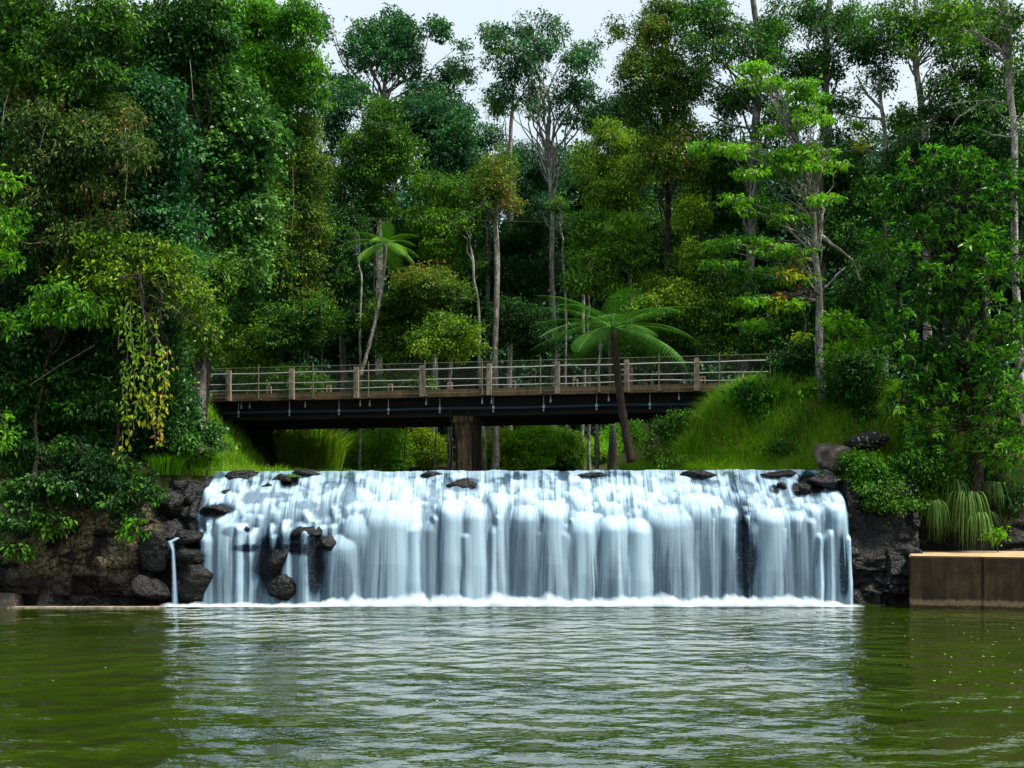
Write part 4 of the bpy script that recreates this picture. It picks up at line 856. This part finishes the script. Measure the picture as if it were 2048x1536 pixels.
shrub('dark bush in the shade right of the speckled trunk', 46, [(1720, 740, 60, 50, 7, 22), (1760, 820, 60, 40, 6, 20), (1690, 780, 40, 40, 4, 18)], 'deep', seed=51, tone=.25, leaf=(.13, .07))
shrub('mid-green bush filling between speckled trunk and the broad-leaved tree', 48, [(1720, 600, 50, 50, 6, 22), (1750, 680, 44, 60, 6, 22), (1740, 540, 50, 40, 5, 22)], 'mid', seed=52, tone=.25, leaf=(.13, .07))
shrub('low broad-leaved shrub on the embankment at the bridge end', 47.6, [(1560, 790, 90, 26, 10, 18), (1620, 830, 70, 40, 8, 18), (1540, 830, 60, 30, 5, 16)], 'bright', seed=53, tone=.25, leaf=(.16, .09), up=.8)
shrub('bright green mounded bush on the rock right of the brown boulder', 41.8, [(1730, 925, 34, 24, 7, 15), (1760, 960, 40, 26, 7, 14), (1720, 960, 24, 24, 4, 12)], 'bright', seed=54, tone=.38, leaf=(.09, .045), cover=2.8, dY=.4)
shrub('ivy-like ground creeper below the broad-leaved tree', 42.4, [(1820, 960, 50, 26, 7, 14), (1880, 950, 50, 26, 6, 14), (1790, 1005, 60, 16, 6, 12), (1850, 1000, 50, 22, 6, 13)], 'mid', 'creeper', 'creeper', seed=55, tone=.42, leaf=(.10, .06), cover=2.4, dY=.4)
shrub('dark creeper draping the wet rock face right of the fall', 41.0, [(1745, 1005, 34, 14, 4, 11), (1800, 1010, 40, 16, 5, 11), (1770, 985, 50, 14, 5, 12)], 'mid', 'creeper', 'creeper', seed=155, tone=.3, leaf=(.09, .05), dY=.3)
shrub('rounded dark green fern mass right of the mounded bush', 41.8, [(1800, 930, 50, 34, 7, 15), (1850, 930, 40, 30, 5, 14)], 'deep', 'shrub', 'shrub', seed=156, tone=.5, leaf=(.11, .05), dY=.5)
shrub('dark creeper in the gap behind the concrete platform', 43.2, [(1960, 980, 60, 40, 6, 18), (2020, 1000, 40, 40, 4, 18), (1900, 1010, 50, 30, 4, 16)], 'deep', 'creeper', 'creeper', seed=56, tone=.2, leaf=(.12, .07), dY=.4)
shrub('small sprig of light leaves at the right of the rush clump', 41.9, [(1990, 1062, 22, 16, 3, 10)], 'bright', 'sapling', 'plant', seed=57, tone=.4, leaf=(.16, .06), cover=1.5, dY=.2)
shrub('tiny leafy sprig between boulder and mounded bush', 42.0, [(1695, 918, 14, 14, 3, 8)], 'bright', 'sapling', 'plant', seed=58, tone=.35, leaf=(.1, .05), dY=.2)
# creepers and thickets closing the left wall of green and the grove
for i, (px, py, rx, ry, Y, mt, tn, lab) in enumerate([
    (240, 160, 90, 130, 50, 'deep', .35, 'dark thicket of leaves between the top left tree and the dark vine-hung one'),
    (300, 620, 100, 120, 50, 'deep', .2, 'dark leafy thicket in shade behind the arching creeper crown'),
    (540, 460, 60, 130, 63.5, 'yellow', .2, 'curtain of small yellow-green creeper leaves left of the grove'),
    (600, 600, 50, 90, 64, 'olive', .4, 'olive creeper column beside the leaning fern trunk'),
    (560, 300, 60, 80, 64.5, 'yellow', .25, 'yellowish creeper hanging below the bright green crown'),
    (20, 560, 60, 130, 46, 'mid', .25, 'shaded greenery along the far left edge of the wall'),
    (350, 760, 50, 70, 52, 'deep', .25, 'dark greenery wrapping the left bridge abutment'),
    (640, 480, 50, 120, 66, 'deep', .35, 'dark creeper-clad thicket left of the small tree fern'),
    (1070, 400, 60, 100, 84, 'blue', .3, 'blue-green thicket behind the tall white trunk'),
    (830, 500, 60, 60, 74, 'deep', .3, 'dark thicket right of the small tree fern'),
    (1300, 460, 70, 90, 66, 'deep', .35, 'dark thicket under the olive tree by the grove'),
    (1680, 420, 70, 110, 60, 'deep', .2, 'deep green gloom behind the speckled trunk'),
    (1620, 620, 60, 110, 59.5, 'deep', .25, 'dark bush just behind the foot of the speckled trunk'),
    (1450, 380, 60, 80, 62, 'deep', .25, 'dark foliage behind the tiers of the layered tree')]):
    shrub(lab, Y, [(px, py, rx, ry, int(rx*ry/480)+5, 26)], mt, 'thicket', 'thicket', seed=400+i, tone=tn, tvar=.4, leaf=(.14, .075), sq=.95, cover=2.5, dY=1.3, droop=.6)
# --- below the bridge; most tones raised to put sunlight into the leaf colour
for i, (px, py, rx, ry, Y, mt, tn, lab) in enumerate([
    (620, 895, 40, 44, 65, 'bright', .8, 'yellow-green bush coloured as if sunlit under the left span'),
    (560, 890, 34, 40, 66, 'yellow', .855, 'olive reed-like bush near the left abutment'),
    (500, 890, 44, 44, 64, 'brown', .12, 'dark brown shaded thicket under the left end of the bridge'),
    (700, 905, 50, 40, 67, 'bright', .75, 'green bush under the left span beside the one coloured as if sunlit'),
    (780, 900, 50, 44, 68, 'bright', .6, 'deep green leafy bush left of the bridge pier'),
    (855, 900, 50, 44, 69, 'yellow', .85, 'yellow-flecked bush just left of the bridge pier'),
    (1000, 900, 50, 44, 69, 'yellow', .85, 'yellow-flecked bush just right of the bridge pier'),
    (1070, 895, 50, 44, 69, 'bright', .7, 'green bush in the middle of the right span'),
    (1140, 900, 50, 44, 70, 'mid', .7, 'bluish bush before the pale stems under the bridge'),
    (1215, 900, 40, 44, 73, 'bright', .7, 'dark bush right of the thin white stem under the bridge'),
    (1040, 920, 90, 30, 73, 'bright', .7, 'low green growth on the far bank under the right span'),
    (740, 930, 100, 24, 73, 'bright', .7, 'low green growth on the far bank under the left span')]):
    shrub(lab, Y, [(px, py, rx, ry, int(rx*ry/330)+4, 20)], mt, seed=270+i, tone=tn, leaf=(.13, .07), cover=2.6, dY=1.0)

# ------------------------------------------------------------------ tree ferns
def treefern(label, base, top, Y, r0, r1, fl, nf, seed, elev=(.15, .75), mid=None, tone=.5, arcs=1.0, bk='trunkfern'):
    g = np.random.default_rng(seed); b = P(base[0], base[1], Y); c = P(top[0], top[1], Y); o = empty('tree_fern', b, label, 'tree fern')
    m = MB(); pm = P(mid[0], mid[1], Y) if mid else (b+c)/2; t = np.linspace(0, 1, 24)[:, None]
    line = (1-t)**2*b+2*t*(1-t)*(2*pm-(b+c)/2)+t*t*c
    m.tube(line, r0+(r1-r0)*t[:, 0]+.012*np.sin(t[:, 0]*60), 8); m.build('trunk', M[bk], o, b, True)
    for k in range(nf):
        az = 2*np.pi*(k+.7*g.random())/nf; e0 = elev[0]+(elev[1]-elev[0])*((k*.382) % 1); Lf = fl*g.uniform(.85, 1.1)*(1-.55*max(0, e0-.3)); f = MB()
        n = 34; s = np.linspace(0, 1, n); ang = e0*1.25-s**1.25*(1.15+.4*g.random())*arcs*(1.0 if e0 > .2 else 1.0)
        h = np.array([math.cos(az), math.sin(az), 0]); dx = np.cos(ang)*Lf/n; dz = np.sin(ang)*Lf/n
        r_ = np.cumsum(dx)-dx[0]; z_ = np.cumsum(dz)-dz[0]; ra = c+h*r_[:, None]+np.array([0, 0, 1.])*z_[:, None]
        f.tube(ra, .018*(1-s*.85), 4, cap=False)
        side = np.array([-h[1], h[0], 0]); tn = np.gradient(ra, axis=0); tn /= np.linalg.norm(tn, axis=1)[:, None]; up = np.cross(tn, side); up[up[:, 2] < 0] *= -1
        ss = np.linspace(.12, .99, 27)
        for sg in (-1, 1):
            for q in ss:
                p = np.array([np.interp(q, s, ra[:, i]) for i in range(3)]); tq = np.array([np.interp(q, s, tn[:, i]) for i in range(3)]); uq = np.array([np.interp(q, s, up[:, i]) for i in range(3)])
                pl = Lf*.20*math.sin(math.pi*min(1, q*.88+.12))**.7+.02
                d = sg*side*.9+tq*.42; d /= np.linalg.norm(d)
                nn = 9; v = np.linspace(.05, 1, nn); pp = p+d*(v*pl)[:, None]-np.array([0, 0, 1.])*(pl*.28*v**2)[:, None]
                wv = pl*.13*(1-v*.8)+.006
                for s2 in (-1, 1):
                    D = np.tile(tq*s2*1.0+d*.35, (nn, 1)); f.leaves(pp, D, np.tile(uq+g.normal(size=3)*.1, (nn, 1)), wv, pl/nn*.62, np.clip(tone+g.normal(size=nn)*.1+.0*v, 0, 1), .05)
        f.build('frond', M['fern'], o, b)
    return o
treefern('small bright tree fern on a tall thin leaning pale trunk beyond the bridge', (718, 760), (772, 486), 62.4, .09, .07, 2.3, 17, 1, (-.35, .6), mid=(757, 610), tone=.95, arcs=.6, bk='pale')
treefern('large tree fern with dark leaning trunk in front of the bridge', (1264, 925), (1226, 655), 45.5, .17, .11, 3.5, 24, 4, (-.12, .56), mid=(1243, 810), tone=.42, arcs=.52)

# ------------------------------------------------------------------ grass
def scatter(n, x0, x1, y0, y1, cond, g):
    x = g.uniform(x0, x1, n); y = g.uniform(y0, y1, n); k = cond(x, y); x, y = x[k], y[k]; return np.stack([x, y, terr(x, y)-.03], 1)
g = np.random.default_rng(9)
edgef = lambda y: 10.6-5.9*sst(42, 49.5, y)
m = MB()
Bq = scatter(90000, 4.2, 16, 42.3, 52, lambda x, y: (x > edgef(y)-.3) & (x < edgef(y)+9) & (fbm(x*1.2, y*1.2, 1) > .30), g)
hn = fbm(Bq[:, 0]*.9, Bq[:, 1]*.9, 3); Hh = (.20+.85*np.clip(hn-.35, 0, 1)+.25*g.random(len(Bq))**2)*(1+.9*sst(45.5, 48.5, Bq[:, 1])*(Bq[:, 0] < 9.5))
lean = g.normal(size=(len(Bq), 3))*np.array([.35, .35, 0])+np.array([-.15, -.25, 0])
m.blades(Bq, Hh, lean, .022, np.where(g.random(len(Bq)) < .09, 1.0, np.clip(.48+1.2*(fbm(Bq[:, 0]*.8, Bq[:, 1]*.8, 8)-.5)+g.normal(size=len(Bq))*.18, 0, .93)))
o = m.build('grass', M['grass']); tag(o, 'lush green grass covering the sloping right bank', 'grass', kind='stuff')
m = MB(); Bq = scatter(26000, -16.5, -5.0, 42.2, 58, lambda x, y: (x < -9.8+.55*np.clip(y-47, 0, 9)) & (x > -14.5), g)
Bq[:, 2] = np.maximum(Bq[:, 2], 4.1)
m.blades(Bq, .25+.45*g.random(len(Bq))*fbm(Bq[:, 0], Bq[:, 1], 3)*2, g.normal(size=(len(Bq), 3))*np.array([.3, .3, 0]), .022, np.clip(.6+g.normal(size=len(Bq))*.16, 0, .95))
o = m.build('grass', M['grass']); tag(o, 'fresh short grass on the left bank beside the crest', 'grass', kind='stuff')
def clump(label, px, py, Y, n, h, w, lean, mat='grass', tone=.4, seed=0, name='grass_clump', rad=.3, cat='grass clump', dn=0.):
    g = np.random.default_rng(500+seed); h = h*(1 if dn else 1.15); b = P(px, py, Y); m = MB()
    a = g.random(n)*2*np.pi; B = b+np.stack([np.cos(a), np.sin(a), 0*a], 1)*g.random(n)[:, None]*rad
    if dn == 0 and b[0] > 4 and Y > 42: B[:, 2] = terr(B[:, 0], B[:, 1])-.05; b[2] = float(terr(b[0], b[1]))
    ln = np.stack([np.cos(a), np.sin(a), 0*a], 1)*lean*g.uniform(.3, 1.1, n)[:, None]+g.normal(size=(n, 3))*np.array([.12, .12, 0])
    Hh = h*g.uniform(.35 if dn else .6, 1.1, n); T_ = np.clip(tone+g.normal(size=n)*.16, 0, 1)
    if dn > 0:   # arching over and hanging down
        t = np.linspace(0, 1, 8); wv = w*np.array([1, 1, 1, .95, .8, .6, .35, .05])
        th = a+np.pi/2; S = np.stack([np.cos(th), np.sin(th), 0*th], 1)
        pts = B[:, None]+ln[:, None]*Hh[:, None, None]*(t[None, :, None]**.8)*1.0+np.array([0, 0, 1.])*(Hh[:, None]*(t[None]*1.1-dn*g.uniform(.75, 1.1, n)[:, None]*t[None]**2.2))[..., None]
        L_ = pts-S[:, None]*wv[None, :, None]*.5; R_ = pts+S[:, None]*wv[None, :, None]*.5
        V = np.stack([L_, R_], 2).reshape(-1, 3); q = []
        i = np.arange(7)*2; qq = np.stack([i, i+1, i+3, i+2], 1); Q = (qq[None]+np.arange(n)[:, None, None]*16).reshape(-1, 4)
        m.add(V, Q, np.repeat(T_, 16))
    else: m.blades(B, Hh, ln, w, T_)
    o = m.build(name, M[mat], base=b); o.location = b; return tag(o, label, cat)
for i, (px, py, Y, rr, mt, lab) in enumerate([(1290, 870, 50.2, 34, 'bright', 'green weed thicket under the right end of the bridge'), (1340, 845, 50.4, 30, 'mid', 'weed thicket where the bank meets the bridge girders'), (1350, 925, 47.2, 16, 'mid', 'low dark weed at the water edge left of the dead tuft'), (1460, 880, 47.4, 20, 'yellow', 'yellowish weed in the middle of the right bank'),
    (1560, 900, 45.8, 20, 'mid', 'leafy green weed on the lower right bank'), (1600, 870, 46.4, 24, 'deep', 'dark leafy weed under the speckled trunk'), (1640, 940, 43.6, 14, 'bright', 'small bright weed at the foot of the brown boulder'),
    (1310, 905, 48.4, 20, 'olive', 'olive weed beside the tree fern trunk'), (1500, 860, 47.6, 26, 'bright', 'broad-leaved weed in the tall grass of the right bank'), (1700, 870, 45.2, 22, 'mid', 'leafy weed on the shaded upper bank')]):
    shrub(lab, Y, [(px, py, rr*1.6, rr*.8, 5, rr*.6)], mt, 'weed', 'plant', seed=600+i, tone=.45, leaf=(.11, .06), dY=.4, cover=2.0, up=.7)
k = 0
for px, py, Y, n, h, lean, tone, lab in [
    (1480, 800, 48.5, 420, 1.3, .45, .4, 'tall rank grass clump at the top of the embankment by the bridge end'),
    (1380, 850, 48.6, 320, 1.0, .5, .5, 'tall yellowish grass clump under the right end of the bridge'),
    (1300, 890, 48.8, 300, .9, .55, .6, 'olive grass clump behind the large fern trunk'),
    (1420, 900, 46.8, 300, .8, .5, .5, 'arching grass clump in the middle of the right bank'),
    (1540, 840, 47.6, 320, 1.0, .45, .3, 'dark green tall grass clump below the broad-leaved shrub'),
    (1240, 930, 49.3, 260, .6, .5, .3, 'short green tuft at the foot of the large tree fern'),
    (1620, 900, 44.6, 300, .6, .5, .3, 'soft green tuft left of the brown boulder'),
    (1500, 930, 44.8, 320, .6, .5, .35, 'leafy tuft at the water edge in the middle of the right bank')]:
    clump(lab, px, py+12, Y, n, h, .035, lean, tone=tone, seed=k, rad=.75); k += 1
clump('dead straw-coloured tuft at the water edge on the right bank', 1425, 945, 45.4, 130, .55, .03, .7, tone=1.0, seed=30, rad=.22)
clump('dry straw stems under the bridge beside the bush coloured as if sunlit', 575, 925, 63.2, 220, 2.0, .03, .5, tone=.99, seed=31, rad=.5)
clump('bright bamboo-like grass clump under the left span', 630, 940, 63.4, 1100, 2.3, .05, .45, tone=.75, seed=32, rad=1.3)
clump('tall green grass tuft on the left bank at the foot of the glossy bush', 330, 950, 41.6, 600, .75, .028, .6, tone=.35, seed=33, rad=.5)
clump('feathery green tuft left of the bank grass', 400, 935, 43.5, 500, .6, .028, .7, tone=.4, seed=34, rad=.7)
clump('large arching rush clump with long drooping leaves above the platform', 1930, 1000, 41.8, 190, 1.5, .034, .62, 'rush', .55, 35, 'rush_clump', .3, 'rush clump', dn=2.1)
clump('upper arching rush clump growing just behind the large one', 1905, 975, 42.1, 130, 1.3, .032, .6, 'rush', .4, 135, 'rush_clump', .3, 'rush clump', dn=2.0)
clump('lowest arching rush clump touching the platform top', 1950, 1040, 41.6, 110, 1.2, .032, .6, 'rush', .6, 136, 'rush_clump', .25, 'rush clump', dn=1.9)
clump('smaller arching rush clump left of the large one', 1868, 1015, 41.5, 170, 1.1, .025, .4, 'rush', .42, 36, 'rush_clump', .15, 'rush clump', dn=1.9)
clump('thin arching rush clump in shade right of the large one', 1985, 975, 42.2, 130, .9, .03, .5, 'rush', .3, 37, 'rush_clump', .15, 'rush clump', dn=1.9)
# fallen leaves and flecks on the pool
g = np.random.default_rng(21); m = MB(); n_ = 130
y = g.uniform(20, 36, n_); x = np.where(g.random(n_) < .7, g.uniform(.18, .42, n_), g.uniform(-.38, .2, n_))*y; a = g.random(n_)*6.3
B = np.stack([x, y, 0*x+.012], 1); sz = g.uniform(.03, .10, n_)
m.leaves(B, np.stack([np.cos(a), np.sin(a), 0*a+.05], 1), np.tile([0, 0, 1.], (n_, 1)), sz, sz*.5, np.full(n_, .9), .02)
n = NT('floating_leaf'); M['fleck'] = n.done(n.bsdf((.45, .45, .25), .5).outputs[0])
o = m.build('floating_leaves', M['fleck']); tag(o, 'scattered pale leaf flecks floating on the pool', 'leaves', kind='stuff')
open('/tmp/polys','w').write(str(sum(len(me.polygons) for me in bpy.data.meshes)))
print('polys', sum(len(me.polygons) for me in bpy.data.meshes))
